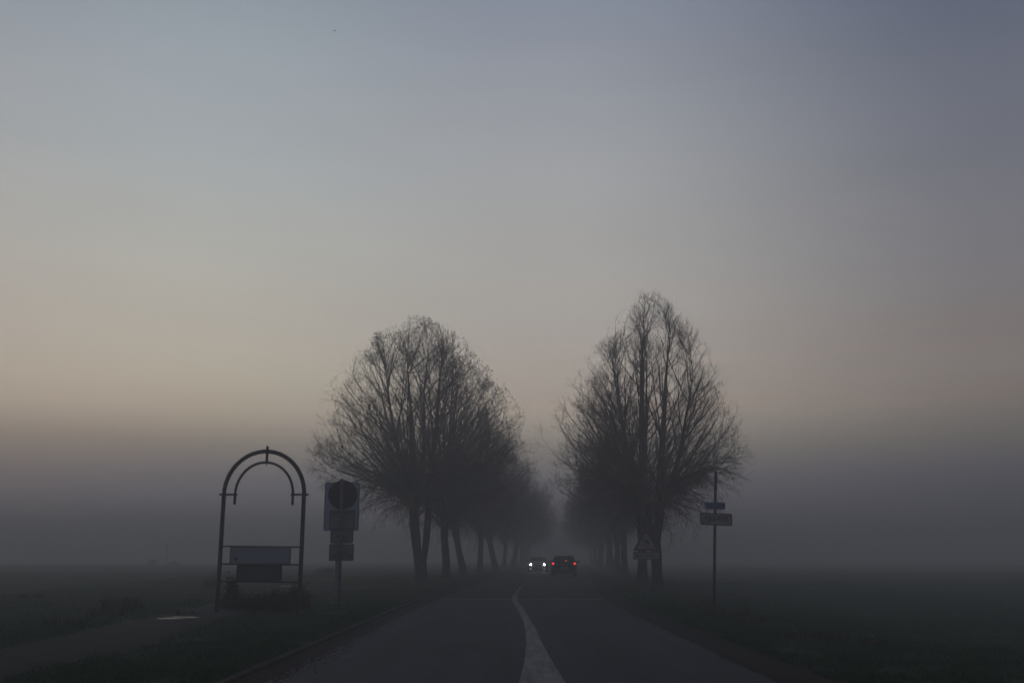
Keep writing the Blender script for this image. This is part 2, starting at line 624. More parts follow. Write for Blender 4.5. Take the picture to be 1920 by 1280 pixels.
def scatter_grass():
    r = np.random.default_rng(11)
    out, hs = [], []
    N = 420000
    yv = 10.0 + 62 * r.random(N) ** 1.9
    side = np.where(r.random(N) < 0.55, -1, 1)
    uu = np.where(side < 0, -(3.74 + 19 * r.random(N) ** 1.5), 4.0 + 17 * r.random(N) ** 1.5)
    c = np.array([cx(v) for v in yv])
    x = c + uu
    keep = np.abs(x) < yv * 0.56 + 1.5
    d2 = np.full(N, 9e9)
    for t in TRK[::3]:
        d2 = np.minimum(d2, (x - t[0]) ** 2 + (yv - t[1]) ** 2)
    keep &= d2 > (0.95 + 0.3 * r.random(N)) ** 2
    clump = np.array([mnoise.noise(Vector((a * 0.9, b * 0.9, 1.0))) + 0.5 * mnoise.noise(Vector((a * 2.7, b * 2.7, 5.0))) for a, b in zip(x, yv)])
    keep &= clump > -0.35 + 0.35 * r.random(N) - 0.2
    x, yv, clump = x[keep], yv[keep], clump[keep]
    z = np.array([hz(a, b) for a, b in zip(x, yv)]) - 0.01
    return np.stack([x, yv, z], 1), clump


gp, gc = scatter_grass()
hh = 0.055 + 0.05 * np.clip(gc + 0.2, 0, 1)
o = np_mesh("grass", *blade_data(gp, hh, 0.012, 0.9, 4), M["blade"], smooth=False)
tag(o, "short dark green grass covering both roadside verges", None, kind="stuff")


def foliage_cloud(r, n, rad, hgt, leaf, upb=0.3, low=0.0):
    """leaf quads spread through a rounded bush volume with gaps"""
    cl = r.normal(0, 1, (max(6, n // 60), 3))
    cl /= np.linalg.norm(cl, axis=1, keepdims=True)
    cl *= (r.random((len(cl), 1)) ** 0.4) * 0.85
    idx = r.integers(0, len(cl), n)
    p = cl[idx] + r.normal(0, 0.16, (n, 3))
    p[:, 2] = np.abs(p[:, 2])
    p = p * np.array([rad[0], rad[1], hgt])
    a = r.random(n) * 2 * PI
    t = np.stack([np.cos(a), np.sin(a), r.random(n) * 1.2 - 0.4 + upb], 1)
    t /= np.linalg.norm(t, axis=1, keepdims=True)
    s = np.cross(t, r.normal(0, 1, (n, 3)))
    s /= np.linalg.norm(s, axis=1, keepdims=True)
    L = leaf * (0.6 + 0.8 * r.random(n))[:, None]
    v = np.stack([p, p + t * L * 0.5 + s * L * 0.28, p + t * L, p + t * L * 0.5 - s * L * 0.28], 1).reshape(-1, 3)
    i = np.arange(n) * 4
    return v, np.stack([i, i + 1, i + 2, i + 3], 1), p


def shrub(name, px, py, rx, ry, h, n, m, label, group, cat, leaf=0.07, seed=1, stems=16, d=None):
    r = np.random.default_rng(seed)
    c = ground(px, py) if d is None else Vector((at(px, py, d).x, d, hz(at(px, py, d).x, d)))
    v, f, p = foliage_cloud(r, n, (rx, ry), h, leaf)
    pc = [(v, f, m)]
    tips = p[r.integers(0, len(p), stems)]
    tips = tips * np.array([1, 1, 1.12])
    base = tips * np.array([0.25, 0.25, 0]) - np.array([0, 0, 0.03])
    mid = (base + tips) / 2 + r.normal(0, 0.04, (stems, 3)) * np.array([1, 1, 0.3])
    P = np.stack([base, mid, tips], 1)
    R = np.repeat(np.array([[0.010, 0.007, 0.003]]), stems, 0)
    v, f = tubes(P, R, 4)
    pc.append((v, f, M["twig"]))
    t = merged(name, pc)
    t.location = c
    return tag(t, label, cat, group)


G_SH = "shrubs planted at the foot of the arch"
shrub("shrub", 432, 1143, 0.42, 0.40, 0.9, 2400, M["shrub"], "tall dark green shrub beside the left post of the arch", G_SH, "shrub", seed=1)
shrub("shrub", 476, 1146, 0.74, 0.45, 0.5, 3000, M["shrub"], "low spreading green shrub under the lower board of the arch", G_SH, "shrub", seed=2)
shrub("shrub", 517, 1145, 0.66, 0.45, 0.56, 2800, M["shrub"], "low tufted shrub between the spreading shrub and the russet one", G_SH, "shrub", seed=3)
shrub("shrub", 556, 1143, 0.48, 0.45, 0.7, 2600, M["shrub_red"], "rounded russet shrub at the foot of the right arch post", G_SH, "shrub", seed=4)


def weed(px, py, w, h, n, label, seed, m="weed", group="weed clumps on the verges"):
    h *= 0.8
    r = np.random.default_rng(seed)
    c = ground(px, py)
    a = r.random(n) * 2 * PI
    q = w * r.random(n) ** 0.6
    pts = np.stack([q * np.cos(a), q * np.sin(a) * 0.8, np.full(n, -0.02)], 1)
    pc = [(*blade_data(pts, h * 0.6, 0.022, 0.6, seed), M[m])]
    ns = max(4, n // 22)
    b = r.random(ns) * 2 * PI
    s0 = np.stack([0.4 * w * np.cos(b), 0.4 * w * np.sin(b), np.full(ns, -0.02)], 1)
    s2 = s0 * 2.0 + np.stack([np.zeros(ns), np.zeros(ns), h * (0.5 + 0.6 * r.random(ns) ** 2)], 1)
    s1 = (s0 + s2) / 2 + r.normal(0, 0.03, (ns, 3))
    P = np.stack([s0, s1, s2], 1)
    v, f = tubes(P, np.repeat(np.array([[0.007, 0.005, 0.004]]), ns, 0), 4)
    pc.append((v, f, M["twig"]))
    hv, hf, _ = foliage_cloud(r, ns * 9, (0.04, 0.04), 0.12, 0.035)
    idx = np.repeat(np.arange(ns), 9)
    hv = hv.reshape(-1, 4, 3) + (s2[idx] - np.array([0, 0, 0.08]))[:, None]
    pc.append((hv.reshape(-1, 3), hf, M[m]))
    t = merged("weed_clump", pc)
    t.location = c
    return tag(t, label, "weeds", group)


weed(222, 1143, 0.55, 0.75, 240, "tall brown weed clump above the left end of the track", 21)
weed(252, 1140, 0.35, 0.65, 150, "narrow upright weed clump between the tall brown clump and the puddle", 22)
weed(205, 1152, 0.6, 0.4, 220, "low wide weed clump in front of the tall brown clump", 23)
weed(120, 1172, 0.5, 0.4, 190, "low weed clump at the track edge, nearest the left picture border", 24)
weed(350, 1154, 0.3, 0.28, 120, "small dark weed tuft at the far rim of the puddle", 25)
weed(398, 1102, 0.35, 0.9, 260, "spindly tall weed just left of the arch's left post", 26)
weed(60, 1120, 0.45, 0.35, 260, "faint low weed clump out in the left field", 27)
weed(1318, 1141, 0.55, 0.42, 240, "grassy weed clump left of the town exit sign's pole", 31)
weed(1368, 1152, 0.6, 0.36, 240, "grassy weed clump right of the town exit sign's pole", 32)
weed(1400, 1164, 0.5, 0.3, 200, "low weed clump at the verge edge further right of the exit sign", 33)
weed(1520, 1196, 0.6, 0.3, 260, "dark low weed clump beside the right field, nearer the camera", 34)
weed(1600, 1205, 0.7, 0.28, 260, "dark flat weed patch in the right field, nearest the camera", 35)


# ------------------------------------------------------------------ trees
def env_at(env, z):
    zs = [e[0] for e in env]
    rs = [e[1] for e in env]
    return np.interp(z, zs, rs, left=0, right=0)


def interp_poly(P, s):
    """P (N,n,3), s (N,) in 0..1 -> points, tangents"""
    n = P.shape[1]
    f = np.clip(s, 0, 0.9999) * (n - 1)
    i = f.astype(int)
    t = (f - i)[:, None]
    k = np.arange(len(P))
    a, b = P[k, i], P[k, i + 1]
    T = b - a
    T /= np.linalg.norm(T, axis=1, keepdims=True) + 1e-9
    return a * (1 - t) + b * t, T


def rand_perp(r, T):
    q = np.cross(T, r.normal(0, 1, T.shape))
    return q / (np.linalg.norm(q, axis=1, keepdims=True) + 1e-9)


def make_branches(r, P, R, per_m, smin, ang, lenf, n, up, rfac, rtip, zdroop=-9.0):
    """children of polylines P (N,m,3), radii R -> arrays"""
    L = np.linalg.norm(np.diff(P, axis=1), axis=2).sum(1)
    cnt = np.maximum(1, np.round(L * per_m + r.random(len(L)) - 0.5)).astype(int)
    idx = np.repeat(np.arange(len(P)), cnt)
    s = smin + (1 - smin) * r.random(len(idx))
    p, T = interp_poly(P[idx], s)
    rad_p = R[idx, 0] * (1 - s) + R[idx, -1] * s
    a = np.radians(ang[0] + (ang[1] - ang[0]) * r.random(len(idx)))[:, None]
    q = rand_perp(r, T)
    d = T * np.cos(a) + q * np.sin(a)
    l = lenf(L[idx], s) * (0.55 + 0.75 * r.random(len(idx)))
    pts = [p]
    step = (l / (n - 1))[:, None]
    upz = np.clip((p[:, 2] - zdroop) / 2.5, -1, 1) * up if zdroop > 0 else np.full(len(p), up)
    lift = np.stack([0 * upz, 0 * upz, np.where(upz < 0, upz * 2.4, upz)], 1)
    for j in range(n - 1):
        d = d + r.normal(0, 0.13, d.shape) + lift
        d /= np.linalg.norm(d, axis=1, keepdims=True)
        pts.append(pts[-1] + d * step)
    C = np.stack(pts, 1)
    r0 = np.maximum(rtip * 1.25, np.minimum(rad_p * 0.8, rfac * l + rtip))
    RR = r0[:, None] * (1 - np.linspace(0, 1, n))[None] + rtip * np.linspace(0, 1, n)[None]
    return C, RR


def tree_meshes(seed, H, env, leaders, trunk, n_limb, leaves, leaf_bias=(0, 0), zlow=2.8, dens=1.0):
    """leaders: list of polylines [(x,y,z,r)...] starting in the trunk; trunk: [(x,y,z,r)...]
    returns mesh data for trunk, crown, foliage"""
    r = np.random.default_rng(seed)
    parts_t = []

    def fat(poly, k, sub, knob, root):
        poly = np.array(poly, float)
        t = np.linspace(0, 1, len(poly))
        tt = np.linspace(0, 1, sub)
        Q = np.stack([np.interp(tt, t, poly[:, c]) for c in range(4)], 1)
        for _ in range(3):
            Q[1:-1] = 0.25 * Q[:-2] + 0.5 * Q[1:-1] + 0.25 * Q[2:]
        v, f = tubes(Q[None, :, :3], Q[None, :, 3], k)
        v = v.reshape(sub, k, 3)
        cen = Q[:, None, :3]
        out = v - cen
        for i in range(sub):
            for j in range(k):
                zz = Q[i, 2]
                e = 1 + knob * mnoise.noise(Vector((math.cos(j * 2 * PI / k) * 1.2, math.sin(j * 2 * PI / k) * 1.2, zz * 1.1 + seed)))
                e += 0.5 * knob * mnoise.noise(Vector((math.cos(j * 2 * PI / k) * 3, math.sin(j * 2 * PI / k) * 3, zz * 3.1 + seed)))
                if root:
                    e += 0.45 * math.exp(-zz / 0.28) * (1 + 0.5 * math.sin(j * 2 * PI / k * 5 + seed))
                v[i, j] = Q[i, :3] + out[i, j] * e
        return v.reshape(-1, 3), f, Q

    v, f, _ = fat(trunk, 18, 26, 0.16, True)
    TV, TF = [v], [f]
    off = len(v)
    LQ = []
    CV, CF = [], []
    coff = 0
    for ld in leaders:
        v, f, Q = fat(ld, 10, 44, 0.10, False)
        LQ.append(Q)
        # lower stretch belongs to the trunk, the rest to the crown
        cut = int(np.argmax(Q[:, 2] > zlow + 1.0))
        kf = f.reshape(43, 10, 4)
        TV.append(v)
        TF.append(kf[:cut].reshape(-1, 4) + off)
        off += len(v)
        CV.append(v)
        CF.append(kf[cut:].reshape(-1, 4) + coff)
        coff += len(v)
    # limbs aimed at points of the crown envelope
    zs = np.linspace(env[0][0], env[-1][0], 400)
    w = (env_at(env, zs) ** 0.9 + 0.3) * np.interp(zs, [env[0][0] + q * (H - env[0][0]) for q in (0, 0.15, 0.3, 0.5)], [1.5, 1.0, 0.66, 1.0])
    zt = np.interp((np.arange(n_limb) + 0.5) / n_limb, np.cumsum(w / w.sum()), zs) + r.normal(0, 0.12, n_limb)
    az = (np.arange(n_limb) * 2.39996 + r.normal(0, 0.25, n_limb))
    fr = np.where(r.random(n_limb) < 0.72, 0.84 + 0.13 * r.random(n_limb), 0.3 + 0.5 * r.random(n_limb))
    ctr = np.mean([q[len(q) // 2, :2] for q in LQ], 0)
    limbs, rads = [], []
    for i in range(n_limb):
        Re = env_at(env, zt[i]) * fr[i] * (1 + 0.05 * math.sin(az[i] * 3 + seed))
        tgt = np.array([ctr[0] + Re * math.cos(az[i]), ctr[1] + Re * math.sin(az[i]), zt[i]])
        best, bq = 1e9, None
        for Q in LQ:
            j = len(Q) // 2
            dd = np.hypot(*(Q[j, :2] - tgt[:2])) + r.random() * 1.2
            if dd < best:
                best, bq = dd, Q
        dist = np.hypot(*(np.array([np.interp(zt[i], bq[:, 2], bq[:, c]) for c in (0, 1)]) - tgt[:2]))
        z0 = zt[i] - dist * (0.85 + 0.75 * r.random()) - 0.3
        if zt[i] < env[0][0] + 0.22 * (H - env[0][0]):
            z0 = zt[i] + r.uniform(-0.5, 1.5)
        z0 = min(max(z0, zlow + 1.6 * r.random()), bq[-1, 2] - 0.4)
        p0 = np.array([np.interp(z0, bq[:, 2], bq[:, c]) for c in (0, 1, 2)])
        r_lead = np.interp(z0, bq[:, 2], bq[:, 3])
        L = np.linalg.norm(tgt - p0)
        o = (tgt - p0) * np.array([1, 1, 0])
        o /= np.linalg.norm(o) + 1e-6
        low = zt[i] < env[0][0] + 0.28 * (H - env[0][0])
        c1 = p0 + 0.36 * L * (o * 0.68 + np.array([0, 0, 0.75]))
        endd = (o * 0.8 + np.array([0, 0, -0.35])) if low else (o * 0.5 + np.array([0, 0, 0.85]))
        c2 = tgt - 0.32 * L * endd
        t = np.linspace(0, 1, 10)[:, None]
        B = (1 - t) ** 3 * p0 + 3 * (1 - t) ** 2 * t * c1 + 3 * (1 - t) * t ** 2 * c2 + t ** 3 * tgt
        B[1:] += np.cumsum(r.normal(0, 0.012 * L ** 0.5, (9, 3)), 0)
        limbs.append(B)
        ra = min(0.75 * r_lead, 0.0064 * L + 0.007)
        rads.append(ra * (1 - t[:, 0]) ** 0.8 * 0.93 + 0.007)
    P1, R1 = np.array(limbs), np.array(rads)
    zd = env[0][0] + 0.22 * (H - env[0][0])
    # the leaders' own upper stretches also carry branches
    LP = np.array([Q[np.linspace(20, len(Q) - 1, 10).astype(int)] for Q in LQ])
    P1a = np.concatenate([P1, LP[:, :, :3]])
    R1a = np.concatenate([R1, LP[:, :, 3]])
    P2, R2 = make_branches(r, P1a, R1a, 1.75 * dens, 0.2, (24, 48), lambda L, s: 0.36 * np.minimum(L, 5) * (1 - 0.62 * s) + 0.38, 6, 0.07, 0.0065, 0.0042, zd)
    P2b, R2b = make_branches(r, LP[:, 4:, :3], LP[:, 4:, 3], 4.0, 0.0, (18, 36), lambda L, s: 2.0 * (1 - 0.7 * s) + 0.35, 6, 0.08, 0.008, 0.005)
    P2, R2 = np.concatenate([P2, P2b]), np.concatenate([R2, R2b])
    P3, R3 = make_branches(r, P2, R2, 5.2 * dens, 0.25, (25, 52), lambda L, s: 0.34 * L * (1 - 0.5 * s) + 0.26, 4, 0.11, 0.0045, 0.0032, zd)
    P4, R4 = make_branches(r, P3, R3, 6.4 * dens, 0.15, (25, 55), lambda L, s: 0.3 * L * (1 - 0.4 * s) + 0.16, 3, 0.12, 0.004, 0.0026, zd)

    def inside(P):
        tip = P[:, -1]
        rr = np.hypot(tip[:, 0] - ctr[0], tip[:, 1] - ctr[1])
        return (tip[:, 2] < H + 0.35) & (tip[:, 2] > env[0][0] - 0.9) & (rr < env_at([(env[0][0] - 1, env[0][1])] + list(env) + [(H + 0.5, 0.5)], tip[:, 2]) * 1.07 + 0.22)
    k2, k3, k4 = inside(P2), inside(P3), inside(P4)

    def outer(P):
        """inner twigs die back in the shade"""
        q = P[:, 0]
        f = np.hypot(q[:, 0] - ctr[0], q[:, 1] - ctr[1]) / (env_at([(env[0][0] - 1, env[0][1])] + list(env), q[:, 2]) + 0.3)
        return (r.random(len(P)) < np.clip(0.30 + 1.5 * (f - 0.42), 0.30, 1.0)) | (q[:, 2] > 0.8 * H)
    k3 &= outer(P3)
    k4 &= outer(P4)
    for P, R, k in ((P1, R1, 7), (P2[k2], R2[k2], 4), (P3[k3], R3[k3], 3), (P4[k4], R4[k4], 3)):
        v, f = tubes(P, R, k)
        CV.append(v)
        CF.append(f + coff)
        coff += len(v)
    out = {"trunk": (np.concatenate(TV), TF), "crown": (np.concatenate(CV), CF)}
    if leaves:
        tips = P4[k4][:, -1]
        wgt = np.exp(leaf_bias[0] * (tips[:, 0] - ctr[0]) / 4 + leaf_bias[1] * (tips[:, 2] - 0.6 * H) / 4)
        wgt *= np.array([max(0.02, 0.45 + 1.3 * mnoise.noise(Vector(t * 0.8))) for t in tips])
        sel = r.choice(len(tips), min(leaves, len(tips) // 2), replace=False, p=wgt / wgt.sum())
        p = tips[sel]
        n = len(p)
        t = r.normal(0, 1, (n, 3)) + np.array([0, 0, -1.0])
        t /= np.linalg.norm(t, axis=1, keepdims=True)
        s = rand_perp(r, t)
        Lf = (0.05 + 0.05 * r.random(n))[:, None]
        v = np.stack([p, p + t * Lf * 0.55 + s * Lf * 0.42, p + t * Lf, p + t * Lf * 0.55 - s * Lf * 0.42], 1).reshape(-1, 3)
        i = np.arange(n) * 4
        out["foliage"] = (v, [np.stack([i, i + 1, i + 2, i + 3], 1)])
    return out


def plant_tree(data, loc, label, group, rz=0.0, sc=1.0):
    t = empty("bare_tree", loc, label, "tree", group, rz)
    t.scale = (sc, sc, sc)
    for nm, m in (("trunk", M["bark"]), ("crown", M["twig"]), ("foliage", M["leaf"])):
        if nm in data:
            v, f = data[nm]
            np_mesh(nm, v, f, m, t)
    return t


def copy_tree(src, loc, label, group, rz, sc):
    t = src.copy()
    COL.objects.link(t)
    t.location = loc
    t.rotation_euler = (0, 0, rz)
    t.scale = (sc * random.uniform(0.94, 1.06), sc * random.uniform(0.94, 1.06), sc)
    tag(t, label, "tree", group)
    for ch in src.children:
        c = ch.copy()
        COL.objects.link(c)
        c.parent = t
    return t


def tree_pos(px, d):
    x = at(px, 1046, d).x
    return Vector((x, d, hz(x, d) - 0.03))


GL, GR = "bare trees along the left side of the road", "bare trees along the right side of the road"
# front left tree: forked low, wide egg crown, a few dead leaves
envL = [(3.1, 2.4), (3.7, 3.5), (4.6, 4.7), (6.4, 5.75), (9.2, 5.7), (11.2, 4.5), (12.8, 3.3), (13.8, 2.3), (14.5, 1.2), (14.9, 0.4)]
trL = [(0, 0, -0.1, 0.33), (0.0, 0, 0.6, 0.30), (-0.05, 0, 1.2, 0.33)]
ldL = [[(-0.10, 0, 0.7, 0.22), (-0.30, 0.05, 2.2, 0.26), (-0.48, 0.1, 3.6, 0.27), (-0.50, 0.2, 5.2, 0.24), (-0.6, 0.2, 7.5, 0.17), (-0.85, 0.1, 10.5, 0.06), (-1.05, 0.15, 12.4, 0.025), (-0.95, 0.1, 14.2, 0.006)],
       [(0.08, 0, 0.8, 0.17), (0.25, -0.1, 2.2, 0.19), (0.36, -0.15, 3.8, 0.2), (0.40, -0.2, 5.6, 0.17), (0.75, -0.2, 8.5, 0.12), (0.85, -0.3, 11.0, 0.05), (1.1, -0.35, 12.8, 0.02), (1.0, -0.3, 14.5, 0.006)],
       [(-0.42, 0.1, 3.4, 0.16), (-0.15, 0.3, 5.4, 0.15), (0.0, 0.5, 8.0, 0.11), (-0.1, 0.6, 10.6, 0.05), (0.12, 0.55, 12.6, 0.02), (0.0, 0.6, 14.4, 0.006)],
       [(-0.48, 0.1, 4.0, 0.16), (-1.0, -0.3, 6.0, 0.14), (-1.7, -0.5, 8.6, 0.09), (-2.0, -0.6, 10.6, 0.035), (-2.3, -0.7, 13.2, 0.006)]]
TL = tree_meshes(3, 14.7, envL, ldL, trL, 215, 9000, (0.9, 0.8), zlow=3.4)
plant_tree(TL, tree_pos(790, 56), "large bare tree with a low forked trunk and dead leaves, nearest of the left row", GL)

# front right tree: two leaders, egg crown tapering to a point
envR = [(2.6, 1.6), (3.1, 2.6), (3.9, 3.6), (5.4, 4.45), (7.6, 3.9), (10.2, 3.25), (12.2, 2.1), (13.4, 1.2), (14.35, 0.35)]
trR = [(0.12, 0, -0.1, 0.27), (0.1, 0, 1.0, 0.24), (0.05, 0, 2.2, 0.27), (0.0, 0, 3.1, 0.32)]
ldR = [[(-0.05, 0, 2.2, 0.18), (-0.30, 0, 3.4, 0.22), (-0.42, 0.1, 5.0, 0.19), (-0.42, 0.15, 8.0, 0.13), (-0.3, 0.2, 10.8, 0.055), (-0.12, 0.25, 12.6, 0.022), (-0.2, 0.2, 14.1, 0.006)],
       [(0.10, 0, 2.2, 0.18), (0.28, -0.05, 3.4, 0.22), (0.36, -0.1, 5.2, 0.18), (0.65, -0.1, 8.2, 0.12), (0.85, -0.1, 10.6, 0.05), (1.1, -0.05, 12.2, 0.02), (1.0, -0.1, 13.6, 0.006)],
       [(-0.30, 0, 3.5, 0.13), (-0.8, 0.5, 5.5, 0.11), (-1.3, 0.7, 8.2, 0.05), (-1.6, 0.8, 10.2, 0.02), (-1.5, 0.8, 11.8, 0.006)],
       [(0.3, 0, 3.8, 0.12), (1.2, -0.5, 6.0, 0.10), (1.6, -0.7, 8.2, 0.045), (2.0, -0.8, 10.0, 0.018), (1.9, -0.8, 11.4, 0.006)]]
TR = tree_meshes(8, 14.25, envR, ldR, trR, 210, 800, (0, 0), zlow=2.9)
plant_tree(TR, tree_pos(1227, 47.5), "tall bare tree with two leaders and a pointed crown, behind the triangular sign", GR)


def generic(seed, lean, leaves, H=14.2, Rm=5.0):
    r = random.Random(seed)
    env = [(2.7, 1.9), (3.4, Rm * 0.6), (4.3, Rm * 0.82), (6.0, Rm), (8.4, Rm * 0.94), (10.6, Rm * 0.74), (12.4, Rm * 0.48), (13.5, Rm * 0.24), (H + 0.1, 0.3)]
    tr = [(0, 0, -0.1, 0.27), (lean * 0.3, 0, 1.0, 0.23), (lean * 0.75, 0, 2.4, 0.22), (lean, 0, 3.4, 0.27)]
    ld = []
    for i in range(4):
        a = i * PI / 2 + r.random()
        q = 0.35 if i == 0 else r.uniform(0.8, 1.7)
        dx, dy = q * math.cos(a), q * math.sin(a)
        top = H - 0.2 if i == 0 else H - r.uniform(0.4, 1.8)
        ld.append([(lean * 0.8, 0, 2.5, 0.14), (lean + dx * 0.25, dy * 0.25, 4.2, 0.17 if i == 0 else 0.13), (lean + dx * 0.7, dy * 0.7, 7.5, 0.11), (lean + dx, dy, 10.2, 0.05), (lean + dx * 1.2, dy * 1.1, 12.0, 0.022), (lean + dx * 1.1, dy * 1.1, top, 0.006)])
    return tree_meshes(seed, H, env, ld, tr, 130, leaves, (0, 0.4), zlow=2.9, dens=0.78)


GEN = [generic(31, -0.25, 2200, 14.3, 5.8), generic(32, -0.75, 1800, 14.1, 5.9), generic(33, 0.1, 600, 13.9, 5.4)]
protos = [None, None, None]
lab_l = ["straight slim trunk, second bare tree of the left row behind the forked one",
         "bare tree with a trunk leaning towards the field, third of the left row",
         "bare tree with a sturdy upright trunk, fourth of the left row",
         "pale bare tree with a leaning trunk, fifth of the left row in the fog"]
left = [(839, 62, 0, 0.0, 1.0), (871, 73, 1, 0.0, 1.0), (900, 85, 0, 2.0, 1.0), (931, 98, 1, 0.2, 0.98)]
right = [(1202, 53, 2, 0.0, 0.98), (1172, 78, 0, 1.0, 1.0), (1159, 86, 2, 2.2, 1.0), (1149, 98, 1, 3.0, 0.97)]
lab_r = ["bare tree with a straight trunk left of the triangular sign's post, second on the right",
         "bare tree with a thick dark trunk, third of the right row",
         "slender bare tree, fourth of the right row, close to the third",
         "pale slender bare tree, fifth of the right row in the fog"]


def row_tree(gi, loc, label, group, rz, sc):
    if protos[gi] is None:
        protos[gi] = plant_tree(GEN[gi], loc, label, group, rz, sc)
        return protos[gi]
    return copy_tree(protos[gi], loc, label, group, rz, sc)


for (px, d, gi, rz, sc), lb in zip(left, lab_l):
    row_tree(gi, tree_pos(px, d), lb, GL, rz, sc)
for (px, d, gi, rz, sc), lb in zip(right, lab_r):
    row_tree(gi, tree_pos(px, d), lb, GR, rz, sc)
for i, d in enumerate((110, 122, 134, 146, 158, 171, 184, 198)):
    for sgn, lb, g in ((-1, "bare tree dissolving into the fog at the far end of the left row", GL), (1, "bare tree dissolving into the fog at the far end of the right row", GR)):
        x = cx(d) + sgn * 6.05 + random.uniform(-0.25, 0.25)
        dd = d + random.uniform(-1.5, 1.5)
        row_tree(random.randrange(3), Vector((x, dd, hz(x, dd) - 0.03)), lb, g, random.uniform(0, 6.28), random.uniform(0.94, 1.03))

shrub("shrub", 285, 1066, 1.3, 1.0, 0.9, 900, M["weed"], "hazy low bush beside the lone post in the left field", "bushes in the left field", "bush", leaf=0.14, seed=51, d=150)
shrub("shrub", 325, 1066, 1.5, 1.0, 0.75, 900, M["weed"], "hazy low bush right behind the lone post in the left field", "bushes in the left field", "bush", leaf=0.14, seed=52, d=155)
shrub("shrub", 608, 1082, 1.0, 0.9, 0.55, 700, M["weed"], "hazy low bush on the field edge left of the sign pole with grey backs", "bushes in the left field", "bush", leaf=0.12, seed=53, d=70)

# lone post
DP = 135
pb = at(312, 1046, DP)
t = empty("field_post", (pb.x, DP, hz(pb.x, DP)), "thin lone post with a short crosspiece, faint in the left field", "post")
ph = at(312, 1020, DP).z - hz(pb.x, DP)
tube("post", [(0, 0, -0.2), (0.01, 0, ph)], 0.045, M["iron"], t, 8)
box("crosspiece", (0, -0.06, ph - 0.07), (0.5, 0.05, 0.09), M["iron"], t)

# ------------------------------------------------------------------ arch
DA = ground(410, 1150).y
A0 = at(413, 1040, DA)
A1 = at(565, 1040, DA)
acx = (A0.x + A1.x) / 2
hw = (A1.x - A0.x) / 2
agz = hz(acx, DA)


def az_(py):
    return at(490, py, DA).z - agz


arch = empty("arch", (acx, DA, agz), "dark steel garden-style arch holding two boards on the left verge", "arch")
zc = az_(926)
zt = az_(846)
pts = [(-hw, 0, -0.3), (-hw, 0, 0.5), (-hw, 0, 1.2), (-hw, 0, 2.0), (-hw, 0, zc - 0.1)]
for i in range(33):
    a = PI - PI * i / 32
    pts.append((hw * math.cos(a), 0, zc + (zt - zc) * math.sin(a)))
pts += [(hw, 0, zc - 0.1), (hw, 0, 2.0), (hw, 0, 1.2), (hw, 0, 0.5), (hw, 0, -0.3)]
tube("outer_arch", pts, 0.059, M["iron"], arch, 12)
iw = 0.81
zi = az_(866.5)
pts = [(-iw, 0, az_(945)), (-iw, 0, zc - 0.12), (-iw, 0, zc)]
for i in range(1, 32):
    a = PI - PI * i / 32
    pts.append((iw * math.cos(a), 0, zc + (zi - zc) * math.sin(a)))
pts += [(iw, 0, zc), (iw, 0, zc - 0.12), (iw, 0, az_(946))]
tube("inner_arch", pts, 0.037, M["iron"], arch, 10)
for sx in (-1, 1):
    box("bracket", (sx * 1.0, 0, zc - 0.01), (0.50, 0.07, 0.055), M["iron"], arch)
bm = bmesh.new()
za, zb = az_(836), az_(868)
box_bm(bm, (0.03, 0, (za + zb) / 2), (0.06, 0.09, za - zb), 0.008)
obj("top_bracket", bm, M["iron"], arch)
v, f = tube_pts([(0.03, 0, zb + 0.02), (0.03, 0, zb - 0.09)], [0.03, 0.004], 8)
np_mesh("finial", v, f, M["iron"], arch)
zr = [az_(1024.3), az_(1057.5), az_(1090)]
for z in zr:
    tube("crossbar", [(-hw, 0, z + 0.012), (0, 0, z), (hw, 0, z - 0.012)], 0.022, M["iron"], arch, 8)
s = F / DA
w1, w2 = 108 / s * 1.02, 80 / s * 1.02
x1 = at(489, 1040, DA).x - acx
x2 = at(487, 1070, DA).x - acx
b1 = poly_plate("upper_board", rrect(x1, (zr[0] + zr[1]) / 2, w1, zr[0] - zr[1] - 0.035, 0.03), 0.03, M["board_blue"], arch, -0.06)
ring_plate("board_rim", rrect(x1, (zr[0] + zr[1]) / 2, w1 + 0.02, zr[0] - zr[1] - 0.02, 0.035), rrect(x1, (zr[0] + zr[1]) / 2, w1 - 0.05, zr[0] - zr[1] - 0.08, 0.025), 0.045, M["signback"], b1, -0.068)
poly_plate("emblem", rrect(x1 - w1 / 2 + 0.16, zr[1] + 0.15, 0.09, 0.09, 0.03), 0.006, M["iron"], b1, -0.072)
b2 = poly_plate("lower_board", rrect(x2, (zr[1] + zr[2]) / 2, w2, zr[1] - zr[2] - 0.03, 0.06), 0.03, M["board_dark"], arch, -0.06)
ring_plate("board_rim", rrect(x2, (zr[1] + zr[2]) / 2, w2 + 0.02, zr[1] - zr[2] - 0.015, 0.065), rrect(x2, (zr[1] + zr[2]) / 2, w2 - 0.06, zr[1] - zr[2] - 0.09, 0.04), 0.045, M["iron"], b2, -0.068)

# ------------------------------------------------------------------ sign post seen from behind
DS = ground(636, 1146).y
B = at(636, 1146, DS)
T = at(641, 897, DS)
gz = hz(B.x, DS)
sp = empty("signpost", (B.x, DS, gz), "slim grey signpost with a round sign and three plates seen from behind", "signpost")


def lx(px, py):
    p = at(px, py, DS)
    return p.x - B.x, p.z - gz


